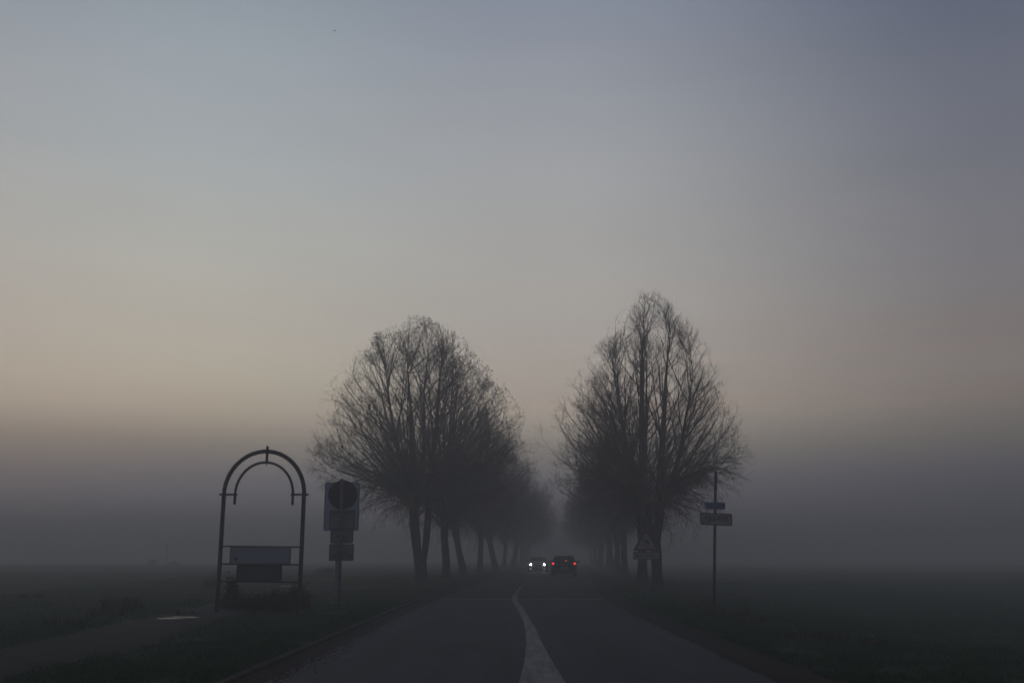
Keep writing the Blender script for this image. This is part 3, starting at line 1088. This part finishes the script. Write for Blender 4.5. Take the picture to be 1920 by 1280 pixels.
tx, tz = lx(641, 897)
tube("pole", [(0, 0, -0.3), (tx * 0.35, 0, tz * 0.35), (tx * 0.7, 0, tz * 0.7), (tx, 0, tz)], 0.045, M["galv"], sp, 12)
cxs, czs = lx(642, 927)
rr = 26.5 / (F / DS)
circ = [(cxs + rr * math.cos(i * 2 * PI / 48), czs + rr * math.sin(i * 2 * PI / 48)) for i in range(48)]
rs = poly_plate("round_sign", circ, 0.02, M["iron"], sp, 0.06)
circ2 = [(cxs + (rr + .012) * math.cos(i * 2 * PI / 48), czs + (rr + .012) * math.sin(i * 2 * PI / 48)) for i in range(48)]
circ3 = [(cxs + (rr - .03) * math.cos(i * 2 * PI / 48), czs + (rr - .03) * math.sin(i * 2 * PI / 48)) for i in range(48)]
ring_plate("sign_rim", circ2, circ3, 0.035, M["iron"], rs, 0.05)
for nm, pxa, pxb, pya, pyb, rad, side in (("square_plate", 617, 664, 956, 991, 0.03, 1), ("rounded_plate", 619.5, 661, 993, 1017.5, 0.05, 1), ("lower_plate", 617, 662, 1020, 1050, 0.012, 1)):
    xa, za = lx(pxa, (pya + pyb) / 2)
    xb, _ = lx(pxb, (pya + pyb) / 2)
    _, z1 = lx(640, pya)
    _, z0 = lx(640, pyb)
    pl = poly_plate(nm, rrect((xa + xb) / 2, (z0 + z1) / 2, xb - xa, z1 - z0, rad), 0.02, M["signback"], sp, 0.06)
    ring_plate("sign_rim", rrect((xa + xb) / 2, (z0 + z1) / 2, xb - xa + .02, z1 - z0 + .02, rad + .01), rrect((xa + xb) / 2, (z0 + z1) / 2, xb - xa - .05, z1 - z0 - .05, rad), 0.032, M["galv"], pl, 0.052)
    zz = z1 - 0.06 if nm == "square_plate" else (z0 + z1) / 2
    ww = (xb - xa) * (0.82 if nm == "square_plate" else 0.55)
    box("clamp_rail", ((xa + xb) / 2, 0.035, zz), (ww, 0.05, 0.045), M["galv"], pl, 0.004)
    if nm == "lower_plate":
        for q in (-1, 1):
            box("clamp_rail", ((xa + xb) / 2 + q * ww * 0.62, 0.035, zz - 0.09), (ww * 0.3, 0.05, 0.04), M["galv"], pl, 0.004)
for zq in (czs + 0.2, czs - 0.2):
    box("clamp_rail", (cxs, 0.035, zq), (0.5, 0.05, 0.045), M["iron"], rs, 0.004)

# tall pale blue panel further back
DB = 46.0
pbm = at(633, 1046, DB)
gzb = hz(pbm.x, DB)
bp = empty("panel_sign", (pbm.x, DB, gzb), "tall pale blue panel on a blue post standing behind the grey signpost", "sign")


def bx(px, py):
    p = at(px, py, DB)
    return p.x - pbm.x, p.z - gzb


xa, z1 = bx(611, 905)
xb, z0 = bx(672, 994)
pan = poly_plate("panel", rrect((xa + xb) / 2, (z0 + z1) / 2, xb - xa, z1 - z0, 0.08), 0.04, M["palebluepanel"], bp, -0.10)
ring_plate("panel_rim", rrect((xa + xb) / 2, (z0 + z1) / 2, xb - xa + .03, z1 - z0 + .03, 0.09), rrect((xa + xb) / 2, (z0 + z1) / 2, xb - xa - .09, z1 - z0 - .09, 0.06), 0.06, M["blue"], pan, -0.11)
px0 = bx(632, 1060)[0]
tube("post", [(px0, 0, -0.3), (px0, 0, z1 - 0.1)], 0.085, M["palebluepanel"], bp, 12)

# ------------------------------------------------------------------ town exit sign on the right
DE = ground(1338, 1144).y
B = at(1338, 1144, DE)
gz = hz(B.x, DE)
T = at(1342, 882, DE)
ex = empty("town_exit_sign", (B.x, DE, gz), "tall pole with a small blue plate above a white town sign with red stripe", "sign")


def ex_l(px, py):
    p = at(px, py, DE)
    return p.x - B.x, p.z - gz


tx, tz = ex_l(1342, 882)
tube("pole", [(0, 0, -0.3), (tx * 0.5, 0, tz * 0.5), (tx, 0, tz)], 0.047, M["iron"], ex, 12)
s = F / DE
zc1 = ex_l(1340, 948)
bpl = poly_plate("blue_plate", rrect(0, 0, 37.5 / s, 13 / s, 0.05), 0.02, M["blue"], ex, 0)
bpl.location = (zc1[0], -0.075, zc1[1])
bpl.rotation_euler = (0, math.radians(1.0), 0)
ring_plate("plate_rim", rrect(0, 0, 37.5 / s, 13 / s, 0.05), rrect(0, 0, 36 / s - 0.02, 13 / s - 0.035, 0.04), 0.008, M["palebluepanel"], bpl, -0.007)
zc2 = ex_l(1342, 973.2)
W, Hh = 58.5 / s, 22 / s
tpl = poly_plate("town_plate", rrect(0, 0, W, Hh, 0.045), 0.02, M["white"], ex, 0)
tpl.location = (zc2[0], -0.075, zc2[1])
tpl.rotation_euler = (0, math.radians(2.2), 0)
ring_plate("plate_rim", rrect(0, 0, W, Hh, 0.045), rrect(0, 0, W - 0.06, Hh - 0.06, 0.03), 0.010, M["black"], tpl, -0.009)
text_mesh("lettering", "FRETIN", Hh * 0.55, M["black"], tpl, (0.005, -0.004, 0.01))
bm = bmesh.new()
a = Vector((-W / 2 + 0.03, 0, -Hh / 2 + 0.045))
b = Vector((W / 2 - 0.03, 0, Hh / 2 - 0.045))
dirv = (b - a).normalized()
nv = Vector((-dirv.z, 0, dirv.x)) * 0.014
vs = [bm.verts.new(p + Vector((0, -0.010, 0))) for p in (a - nv, b - nv, b + nv, a + nv)]
f0 = bm.faces.new(vs)
r_ = bmesh.ops.extrude_face_region(bm, geom=[f0])
bmesh.ops.translate(bm, vec=(0, 0.004, 0), verts=[v for v in r_["geom"] if isinstance(v, bmesh.types.BMVert)])
obj("red_stripe", bm, M["red"], tpl)
for pl_, hgt in ((bpl, 0.03), (tpl, 0.03)):
    box("clamp", (0, 0.045, 0), (0.14, 0.05, 0.05), M["galv"], pl_, 0.004)

# ------------------------------------------------------------------ triangular warning sign
DT = 44.0
pb = at(1212, 1046, DT)
gz = hz(pb.x, DT)
tr = empty("warning_sign", (pb.x, DT, gz), "red-edged triangular warning sign over a white plate in front of the pointed tree", "sign")


def tl(px, py):
    p = at(px, py, DT)
    return p.x - pb.x, p.z - gz


_, zt0 = tl(1212, 1032)
_, zt1 = tl(1212, 990)
s = F / DT
half = 25.0 / s


def tri(h0, inset, n=4, r=0.05):
    A = [(-half, zt0), (half, zt0), (0, zt1)]
    c = ((0), (2 * zt0 + zt1) / 3)
    k = 1 - inset
    A = [(c[0] + (x - c[0]) * k, c[1] + (z - c[1]) * k) for x, z in A]
    out = []
    for i in range(3):
        p, a, b = A[i], A[i - 1], A[(i + 1) % 3]
        for j in range(n + 1):
            t = j / n
            d1 = Vector((a[0] - p[0], a[1] - p[1])).normalized() * r * (1 - t) ** 1
            d2 = Vector((b[0] - p[0], b[1] - p[1])).normalized() * r * t
            out.append((p[0] + d1.x + d2.x, p[1] + d1.y + d2.y))
    return out


tube("post", [(0, 0, -0.3), (0, 0, zt1 - 0.12)], 0.035, M["galv"], tr, 10)
tp_ = poly_plate("triangle_plate", tri(0, 0.0), 0.02, M["white"], tr, -0.08)
ring_plate("red_border", tri(0, 0.0), tri(0, 0.26), 0.008, M["red"], tp_, -0.087)
# pictogram: skidding car over two wavy tracks
bm = bmesh.new()
zc = zt0 + 0.34
car_o = [(-0.15, 0.0), (-0.15, 0.06), (-0.10, 0.07), (-0.06, 0.13), (0.06, 0.13), (0.10, 0.07), (0.15, 0.06), (0.15, 0.0), (0.10, 0.0), (0.10, -0.03), (0.05, -0.03), (0.05, 0.0), (-0.05, 0.0), (-0.05, -0.03), (-0.10, -0.03), (-0.10, 0.0)]
ca, sa = math.cos(-0.3), math.sin(-0.3)
bm.faces.new([bm.verts.new((x * ca - z * sa, -0.088, zc + x * sa + z * ca)) for x, z in car_o])
for x0 in (-0.09, 0.05):
    for i in range(8):
        za, zb = zc - 0.05 - i * 0.022, zc - 0.05 - (i + 1) * 0.022
        xa_, xb_ = x0 + 0.045 * math.sin(i * 0.9), x0 + 0.045 * math.sin((i + 1) * 0.9)
        bm.faces.new([bm.verts.new(p) for p in ((xa_ - .02, -0.088, za), (xa_ + .02, -0.088, za), (xb_ + .02, -0.088, zb), (xb_ - .02, -0.088, zb))])
obj("pictogram", bm, M["black"], tp_)
_, p1 = tl(1212, 1034)
_, p0 = tl(1212, 1048)
pl = poly_plate("text_plate", rrect(0.0, (p0 + p1) / 2, 49 / s, p1 - p0, 0.02), 0.02, M["white"], tr, -0.08)
ring_plate("plate_rim", rrect(0, (p0 + p1) / 2, 49 / s, p1 - p0, 0.02), rrect(0, (p0 + p1) / 2, 49 / s - 0.06, p1 - p0 - 0.06, 0.012), 0.008, M["black"], pl, -0.087)
bm = bmesh.new()
zm = (p0 + p1) / 2
rr_ = random.Random(4)
box_bm(bm, (-0.40, -0.083, zm), (0.13, 0.006, 0.13))
xx = -0.26
while xx < 0.45:
    ww = rr_.uniform(0.02, 0.035)
    box_bm(bm, (xx, -0.083, zm + rr_.uniform(-0.01, 0.01)), (ww, 0.006, rr_.uniform(0.08, 0.12)))
    xx += ww + rr_.uniform(0.025, 0.05)
obj("lettering", bm, M["black"], pl)


# ------------------------------------------------------------------ cars
def make_car(root, paint, w=1.78, h=1.46, L=4.1, lit_front=False, lit_rear=False):
    """rear at y=-L/2 facing -y, nose at y=+L/2 (local), wheels on z=0"""
    # stations: y, z_bottom, z_belt, z_top, half width low, half width top
    hw = w / 2
    st = [(-0.500, 0.36, 0.60, 0.72, 0.86, 0.80), (-0.488, 0.28, 0.78, 0.90, 0.95, 0.86), (-0.470, 0.24, 0.92, 1.02, 0.98, 0.84), (-0.430, 0.20, 0.95, 1.26, 1.0, 0.74),
          (-0.385, 0.20, 0.95, 1.40, 1.0, 0.69), (-0.30, 0.20, 0.94, 1.45, 1.0, 0.68), (-0.12, 0.20, 0.93, h, 1.0, 0.68), (0.03, 0.20, 0.92, 1.44, 1.0, 0.68), (0.10, 0.20, 0.92, 1.36, 1.0, 0.69),
          (0.19, 0.20, 0.91, 1.12, 1.0, 0.76), (0.26, 0.20, 0.88, 0.95, 0.99, 0.82), (0.38, 0.20, 0.82, 0.88, 0.98, 0.82), (0.45, 0.22, 0.72, 0.78, 0.95, 0.80), (0.485, 0.26, 0.60, 0.66, 0.88, 0.76), (0.50, 0.34, 0.52, 0.56, 0.80, 0.72)]

    def ring(sv):
        y, zb, zl, ztp, a, b = sv
        a *= hw
        b *= hw
        half_ = [(0, zb), (a * 0.86, zb), (a * 0.98, zb + 0.10), (a, zb + (zl - zb) * 0.55), (a * 0.985, zl - 0.03), (a * 0.95, zl), (a * 0.95 + (b - a * 0.95) * 0.86, zl + (ztp - zl) * 0.82), (b * 0.90, ztp - 0.02 * (ztp - zl)), (b * 0.5, ztp + 0.012), (0, ztp + 0.018)]
        full = half_ + [(-x, z) for x, z in reversed(half_[1:-1])]
        return [(x, y * L, z) for x, z in full]
    G = np.array([ring(sv) for sv in st])
    ns, k, _ = G.shape
    base = np.arange(ns - 1)[:, None] * k
    j = np.arange(k)[None]
    f = np.stack([base + j, base + (j + 1) % k, base + k + (j + 1) % k, base + k + j], -1).reshape(-1, 4)
    V = G.reshape(-1, 3)
    caps = []
    for s_ in (0, ns - 1):
        c = len(V)
        V = np.concatenate([V, G[s_].mean(0)[None]])
        a = np.arange(k)
        caps.append(np.stack([np.full(k, c), s_ * k + a, s_ * k + (a + 1) % k], 1))
    np_mesh("body", V, [f] + caps, paint, root)

    def patch(name, corners, push, m, n=5):
        c = [Vector(p) for p in corners]
        nrm = (c[1] - c[0]).cross(c[3] - c[0]).normalized() * push
        Vv = []
        for i in range(n):
            for jj in range(n):
                s_, t_ = i / (n - 1), jj / (n - 1)
                p = (c[0] * (1 - s_) + c[1] * s_) * (1 - t_) + (c[3] * (1 - s_) + c[2] * s_) * t_
                Vv.append(p + nrm)
        bm_ = bmesh.new()
        vv = [bm_.verts.new(p) for p in Vv]
        for i in range(n - 1):
            for jj in range(n - 1):
                bm_.faces.new((vv[i * n + jj], vv[(i + 1) * n + jj], vv[(i + 1) * n + jj + 1], vv[i * n + jj + 1]))
        r2 = bmesh.ops.extrude_face_region(bm_, geom=bm_.faces[:])
        bmesh.ops.translate(bm_, vec=-nrm * 1.6, verts=[v for v in r2["geom"] if isinstance(v, bmesh.types.BMVert)])
        return obj(name, bm_, m, root)
    patch("rear_window", [(-0.66, -0.462 * L, 1.02), (0.66, -0.462 * L, 1.02), (0.56, -0.392 * L, 1.36), (-0.56, -0.392 * L, 1.36)], 0.03, M["glass"])
    patch("windscreen", [(0.66, 0.255 * L, 0.97), (-0.66, 0.255 * L, 0.97), (-0.56, 0.115 * L, 1.34), (0.56, 0.115 * L, 1.34)], 0.03, M["glass"])
    for sx in (-1, 1):
        xb, xt = sx * (hw * 0.945), sx * (hw * 0.72)
        q = [(xb, -0.36 * L, 0.97), (xb, 0.16 * L, 0.97), (xt, 0.05 * L, 1.36), (xt, -0.33 * L, 1.36)]
        if sx < 0:
            q = [q[1], q[0], q[3], q[2]]
        patch("side_window", q, 0.012, M["glass"])
        bm_ = bmesh.new()
        box_bm(bm_, (sx * (hw + 0.10), 0.17 * L, 1.0), (0.20, 0.09, 0.13), 0.03)
        obj("wing_mirror", bm_, paint, root)
    box("rear_bumper", (0, -0.492 * L, 0.42), (w * 0.92, 0.14, 0.24), M["plastic"], root, 0.05)
    box("front_bumper", (0, 0.488 * L, 0.36), (w * 0.84, 0.14, 0.22), M["plastic"], root, 0.05)
    box("number_plate", (0, -0.509 * L - 0.01, 0.62), (0.52, 0.02, 0.11), M["plate"], root, 0.003)
    box("number_plate", (0, 0.506 * L + 0.01, 0.40), (0.52, 0.02, 0.11), M["plate"], root, 0.003)
    box("grille", (0, 0.5 * L, 0.55), (0.8, 0.06, 0.09), M["plastic"], root, 0.01)
    for sx in (-1, 1):
        for fy in (-0.31, 0.32):
            wh = bpy.data.objects.new("wheel", None)
            COL.objects.link(wh)
            wh.parent = root
            wh.location = (sx * (hw - 0.10), fy * L, 0.31)
            tv = []
            prof = [(-0.10, 0.20), (-0.105, 0.27), (-0.085, 0.305), (0.085, 0.305), (0.105, 0.27), (0.10, 0.20)]
            n = 28
            for a_ in range(n):
                an = a_ * 2 * PI / n
                for x, rd in prof:
                    tv.append((x, rd * math.cos(an), rd * math.sin(an)))
            m_ = len(prof)
            fs = [[a_ * m_ + q_, a_ * m_ + q_ + 1, ((a_ + 1) % n) * m_ + q_ + 1, ((a_ + 1) % n) * m_ + q_] for a_ in range(n) for q_ in range(m_ - 1)]
            np_mesh("tyre", tv, np.array(fs), M["tyre"], wh)
            bm_ = bmesh.new()
            bmesh.ops.create_cone(bm_, cap_ends=True, segments=24, radius1=0.205, radius2=0.205, depth=0.17, matrix=Matrix.Rotation(PI / 2, 4, 'Y'))
            obj("rim", bm_, M["rim"], wh)
    # lamps
    for sx in (-1, 1):
        bm_ = bmesh.new()
        box_bm(bm_, (sx * (hw * 0.84), -0.478 * L, 0.87), (0.24, 0.20, 0.24), 0.05)
        tlh = obj("tail_light", bm_, M["lamp_red_dim"], root, True)
        if lit_rear:
            bm_ = bmesh.new()
            bmesh.ops.create_uvsphere(bm_, u_segments=14, v_segments=8, radius=0.5, matrix=Matrix.Translation((sx * hw * 0.83, -0.478 * L - 0.10, 0.89)) @ Matrix.Diagonal((0.15, 0.06, 0.10, 1)))
            obj("lamp_lens", bm_, M["lamp_red"], tlh, True)
        bm_ = bmesh.new()
        bmesh.ops.create_uvsphere(bm_, u_segments=16, v_segments=10, radius=0.5, matrix=Matrix.Translation((sx * 0.64, 0.475 * L, 0.66)) @ Matrix.Diagonal((0.30, 0.22, 0.17, 1)))
        hl = obj("headlight", bm_, M["glass"], root, True)
        if lit_front:
            bm_ = bmesh.new()
            bmesh.ops.create_uvsphere(bm_, u_segments=14, v_segments=8, radius=0.5, matrix=Matrix.Translation((sx * 0.65, 0.475 * L + 0.10, 0.665)) @ Matrix.Diagonal((0.16, 0.07, 0.11, 1)))
            obj("lamp_lens", bm_, M["lamp_white"], hl, True)
            bm_ = bmesh.new()
            bmesh.ops.create_uvsphere(bm_, u_segments=14, v_segments=8, radius=0.5, matrix=Matrix.Translation((sx * 0.64, 0.5 * L + 0.045, 0.27)) @ Matrix.Diagonal((0.20, 0.06, 0.08, 1)))
            obj("fog_light", bm_, M["lamp_fog"], root, True)
    box("brake_light", (0.14, -0.462 * L - 0.04, 1.07), (0.13, 0.05, 0.05), M["lamp_brake"] if lit_rear else M["lamp_red_dim"], root, 0.008)


DC = 70.0
X = at(1060.5, 1046, DC).x
c1 = empty("hatchback_car", (X, DC + 2.05, road_z(DC)), "dark hatchback driving away with red tail lights lit", "car", rz=math.radians(-3.4))
make_car(c1, M["carpaint"], lit_rear=True)
DO = 95.0
X = at(1010, 1046, DO).x
c2 = empty("oncoming_car", (X, DO + 2.05, road_z(DO)), "oncoming car in the fog with both white headlights lit", "car", rz=math.radians(-3.4 + 180))
make_car(c2, M["carpaint2"], lit_front=True)


# ------------------------------------------------------------------ birds
def bird(px, py, d, span, label, roll):
    c = at(px, py, d)
    t = empty("bird", c, label, "bird", "distant birds in the sky", roll)
    sp_ = span / 2
    v, f = tube_pts([(0, -0.28 * span, 0), (0, -0.16 * span, 0), (0, 0, 0), (0, 0.14 * span, 0), (0, 0.22 * span, 0)], [0.006, 0.05 * span, 0.07 * span, 0.05 * span, 0.01], 8)
    np_mesh("body", v, f, M["bird"], t)
    for sx in (-1, 1):
        pts = [(0, 0.08), (0.35, 0.14), (0.7, 0.08), (1.0, -0.06), (0.65, -0.06), (0.3, -0.10), (0, -0.08)]
        bm_ = bmesh.new()
        A = [bm_.verts.new((sx * x * sp_, y_ * span, 0.22 * sp_ * math.sin(x * 2.2) + 0.006)) for x, y_ in pts]
        Bq = [bm_.verts.new((sx * x * sp_, y_ * span, 0.22 * sp_ * math.sin(x * 2.2) - 0.006)) for x, y_ in pts]
        bm_.faces.new(A)
        bm_.faces.new(list(reversed(Bq)))
        for i in range(len(A)):
            bm_.faces.new((A[i], Bq[i], Bq[(i + 1) % len(A)], A[(i + 1) % len(A)]))
        obj("wing", bm_, M["bird"], t)


bird(627, 58, 150, 0.62, "largest of the tiny birds, highest in the sky left of centre", 0.5)
bird(334, 98, 160, 0.45, "tiny bird in the upper left sky, furthest left of the four", 1.2)
bird(521.5, 246, 170, 0.36, "tiny bird, upper one of the close pair", 0.2)
bird(526, 262, 172, 0.36, "tiny bird, lower one of the close pair", 2.0)

# ------------------------------------------------------------------ haze
HZ_TOP = 15.7
SIG = 0.0098
bm = bmesh.new()
box_bm(bm, (0, 600, (HZ_TOP - 2.6) / 2), (2300, 1700, HZ_TOP + 2.6))
hm = bpy.data.materials.new("haze_air")
hm.use_nodes = True
nt = hm.node_tree
nt.nodes.clear()
out = nt.nodes.new("ShaderNodeOutputMaterial")
pv = nt.nodes.new("ShaderNodeVolumePrincipled")
pv.inputs["Density"].default_value = SIG
pv.inputs["Color"].default_value = (0.735, 0.735, 0.725, 1)
pv.inputs["Anisotropy"].default_value = 0.35
nt.links.new(pv.outputs["Volume"], out.inputs["Volume"])
try:
    hm.cycles.homogeneous_volume = True
except Exception:
    pass
o = obj("haze", bm, hm)
tag(o, "low grey morning fog lying over the road and fields", None, kind="stuff")

# ------------------------------------------------------------------ sky
SUN_EL, SUN_AZ = math.radians(1.5), math.radians(-28)     # azimuth from +Y, towards -X
w = bpy.data.worlds.new("World")
scn.world = w
w.use_nodes = True
nt = w.node_tree
nt.nodes.clear()
N = nt.nodes.new
Lk = nt.links.new
wout = N("ShaderNodeOutputWorld")
bg = N("ShaderNodeBackground")
tc = N("ShaderNodeTexCoord")
sep = N("ShaderNodeSeparateXYZ")
Lk(tc.outputs["Generated"], sep.inputs[0])


def math_n(op, a, b=None, clamp=False):
    n = N("ShaderNodeMath")
    n.operation = op
    n.use_clamp = clamp
    for i, v in enumerate((a, b)):
        if v is None:
            continue
        if isinstance(v, (int, float)):
            n.inputs[i].default_value = v
        else:
            Lk(v, n.inputs[i])
    return n.outputs[0]


elev = math_n('MULTIPLY', math_n('ARCSINE', sep.outputs["Z"]), 180 / PI)   # degrees
azim = math_n('MULTIPLY', math_n('ARCTAN2', sep.outputs["X"], sep.outputs["Y"]), 180 / PI)
ef = math_n('DIVIDE', elev, 90.0, True)


def s2l(c):
    c /= 255.0
    return c / 12.92 if c <= 0.04045 else ((c + 0.055) / 1.055) ** 2.4


# wanted picture colours (sRGB) at elevations, left / middle / right of the view
SKY = {
    "left": [(3.2, (80, 82, 87)), (4.4, (92, 92, 96)), (6.1, (117, 113, 109)), (7.1, (138, 131, 123)), (8, (154, 146, 134)), (9.8, (166, 160, 147)), (12, (171, 166, 156)), (16.5, (170, 170, 164)), (22, (162, 168, 171)), (31, (143, 153, 163))],
    "mid": [(3.2, (80, 80, 85)), (4.4, (93, 92, 95)), (6.1, (117, 113, 109)), (7.1, (137, 130, 123)), (8, (150, 142, 133)), (9.8, (157, 149, 141)), (12, (162, 156, 150)), (16.5, (163, 161, 158)), (22, (158, 160, 163)), (31, (135, 142, 156))],
    "right": [(3.2, (67, 67, 75)), (4.4, (75, 74, 81)), (6.1, (92, 90, 89)), (7.1, (101, 97, 96)), (8, (110, 104, 101)), (9.8, (118, 111, 109)), (12, (116, 112, 112)), (16.5, (115, 114, 120)), (22, (108, 111, 122)), (31, (88, 95, 116))],
}
FOGC = {"left": (0.054, 0.056, 0.061), "mid": (0.050, 0.052, 0.058), "right": (0.047, 0.049, 0.057)}
ZEN = {"left": (0.15, 0.17, 0.22), "mid": (0.12, 0.135, 0.18), "right": (0.045, 0.052, 0.078)}


def ramp(key):
    r = N("ShaderNodeValToRGB")
    r.color_ramp.interpolation = 'EASE' if False else 'LINEAR'
    stops = []
    for e, c in SKY[key]:
        T = math.exp(-SIG * (HZ_TOP - CAMH) / math.sin(math.radians(e)))
        lin = [max(0.01, (s2l(v) - (1 - T) * fg) / T) for v, fg in zip(c, FOGC[key])]
        stops.append((e, lin))
    stops = [(0.0, stops[0][1])] + stops + [(60.0, ZEN[key])]
    els = r.color_ramp.elements
    while len(els) < len(stops):
        els.new(0.5)
    for el, (e, c) in zip(els, stops):
        el.position = e / 90.0
        el.color = (*c, 1)
    Lk(ef, r.inputs["Fac"])
    return r.outputs["Color"]


def mix(f, a, b):
    n = N("ShaderNodeMix")
    n.data_type = 'RGBA'
    n.clamp_factor = True
    if isinstance(f, (int, float)):
        n.inputs[0].default_value = f
    else:
        Lk(f, n.inputs[0])
    if a is not None:
        Lk(a, n.inputs[6])
    if b is not None:
        Lk(b, n.inputs[7])
    return n.outputs[2]


def mapr(v, a, b):
    n = N("ShaderNodeMapRange")
    n.interpolation_type = 'SMOOTHSTEP'
    n.inputs["From Min"].default_value = a
    n.inputs["From Max"].default_value = b
    Lk(v, n.inputs["Value"])
    return n.outputs[0]


rl, rm, rr_c = ramp("left"), ramp("mid"), ramp("right")
# away from the glow the sky keeps darkening round to the back
absaz = math_n('ABSOLUTE', math_n('ADD', azim, 18.0))
c = mix(mapr(absaz, 0, 20), rl, rm)
c = mix(mapr(absaz, 20, 47), c, rr_c)
# faint uneven cloud veil
tn = N("ShaderNodeTexNoise")
tn.inputs["Scale"].default_value = 2.2
tn.inputs["Detail"].default_value = 5
mp = N("ShaderNodeMapping")
mp.inputs["Scale"].default_value = (1, 1, 7)
Lk(tc.outputs["Generated"], mp.inputs["Vector"])
Lk(mp.outputs["Vector"], tn.inputs["Vector"])
veil = math_n('ADD', math_n('MULTIPLY', tn.outputs["Fac"], 0.14), 0.93)
sc_ = N("ShaderNodeVectorMath")
sc_.operation = 'SCALE'
Lk(c, sc_.inputs[0])
Lk(veil, sc_.inputs["Scale"])
sky = N("ShaderNodeTexSky")
sky.sky_type = 'NISHITA'
sky.sun_disc = False
sky.sun_elevation = SUN_EL
sky.sun_rotation = SUN_AZ
sky.air_density = 1.0
sky.dust_density = 2.0
nsc = N("ShaderNodeVectorMath")
nsc.operation = 'SCALE'
Lk(sky.outputs["Color"], nsc.inputs[0])
nsc.inputs["Scale"].default_value = 0.10
# thin rosy streaks low in the sky, mostly away from the glow
pt = N("ShaderNodeTexNoise")
pt.inputs["Scale"].default_value = 1.6
pt.inputs["Detail"].default_value = 4
pm = N("ShaderNodeMapping")
pm.inputs["Scale"].default_value = (1, 1, 22)
Lk(tc.outputs["Generated"], pm.inputs["Vector"])
Lk(pm.outputs["Vector"], pt.inputs["Vector"])
win = math_n('MULTIPLY', mapr(elev, 7.5, 9.5), math_n('SUBTRACT', 1.0, mapr(elev, 10.5, 14.0)))
pf = math_n('MULTIPLY', math_n('MULTIPLY', mapr(pt.outputs["Fac"], 0.42, 0.68), win), mapr(azim, -8, 12))
tint = mix(pf, None, None)
tn_ = tint.node
tn_.inputs[6].default_value = (1, 1, 1, 1)
tn_.inputs[7].default_value = (1.14, 0.985, 0.97, 1)
pmul = N("ShaderNodeVectorMath")
pmul.operation = 'MULTIPLY'
Lk(sc_.outputs[0], pmul.inputs[0])
Lk(tint, pmul.inputs[1])
final = mix(0.06, pmul.outputs[0], nsc.outputs[0])
Lk(final, bg.inputs["Color"])
bg.inputs["Strength"].default_value = 1.0
Lk(bg.outputs[0], wout.inputs["Surface"])

sd = bpy.data.lights.new("sun", 'SUN')
sd.energy = 0.05
sd.angle = math.radians(20)
sd.color = (1.0, 0.85, 0.7)
so = bpy.data.objects.new("sun", sd)
COL.objects.link(so)
sdir = Vector((math.sin(SUN_AZ) * math.cos(SUN_EL), math.cos(SUN_AZ) * math.cos(SUN_EL), math.sin(SUN_EL)))
so.rotation_euler = (-sdir).to_track_quat('-Z', 'Y').to_euler()
so.location = (-30, 60, 40)

# ------------------------------------------------------------------ render
scn.view_settings.view_transform = 'Standard'
scn.view_settings.look = 'None'
scn.view_settings.exposure = 0
scn.view_settings.gamma = 1
scn.render.engine = 'CYCLES'
cy = scn.cycles
cy.use_denoising = True
cy.max_bounces = 6
cy.diffuse_bounces = 2
cy.volume_bounces = 1
cy.transparent_max_bounces = 8
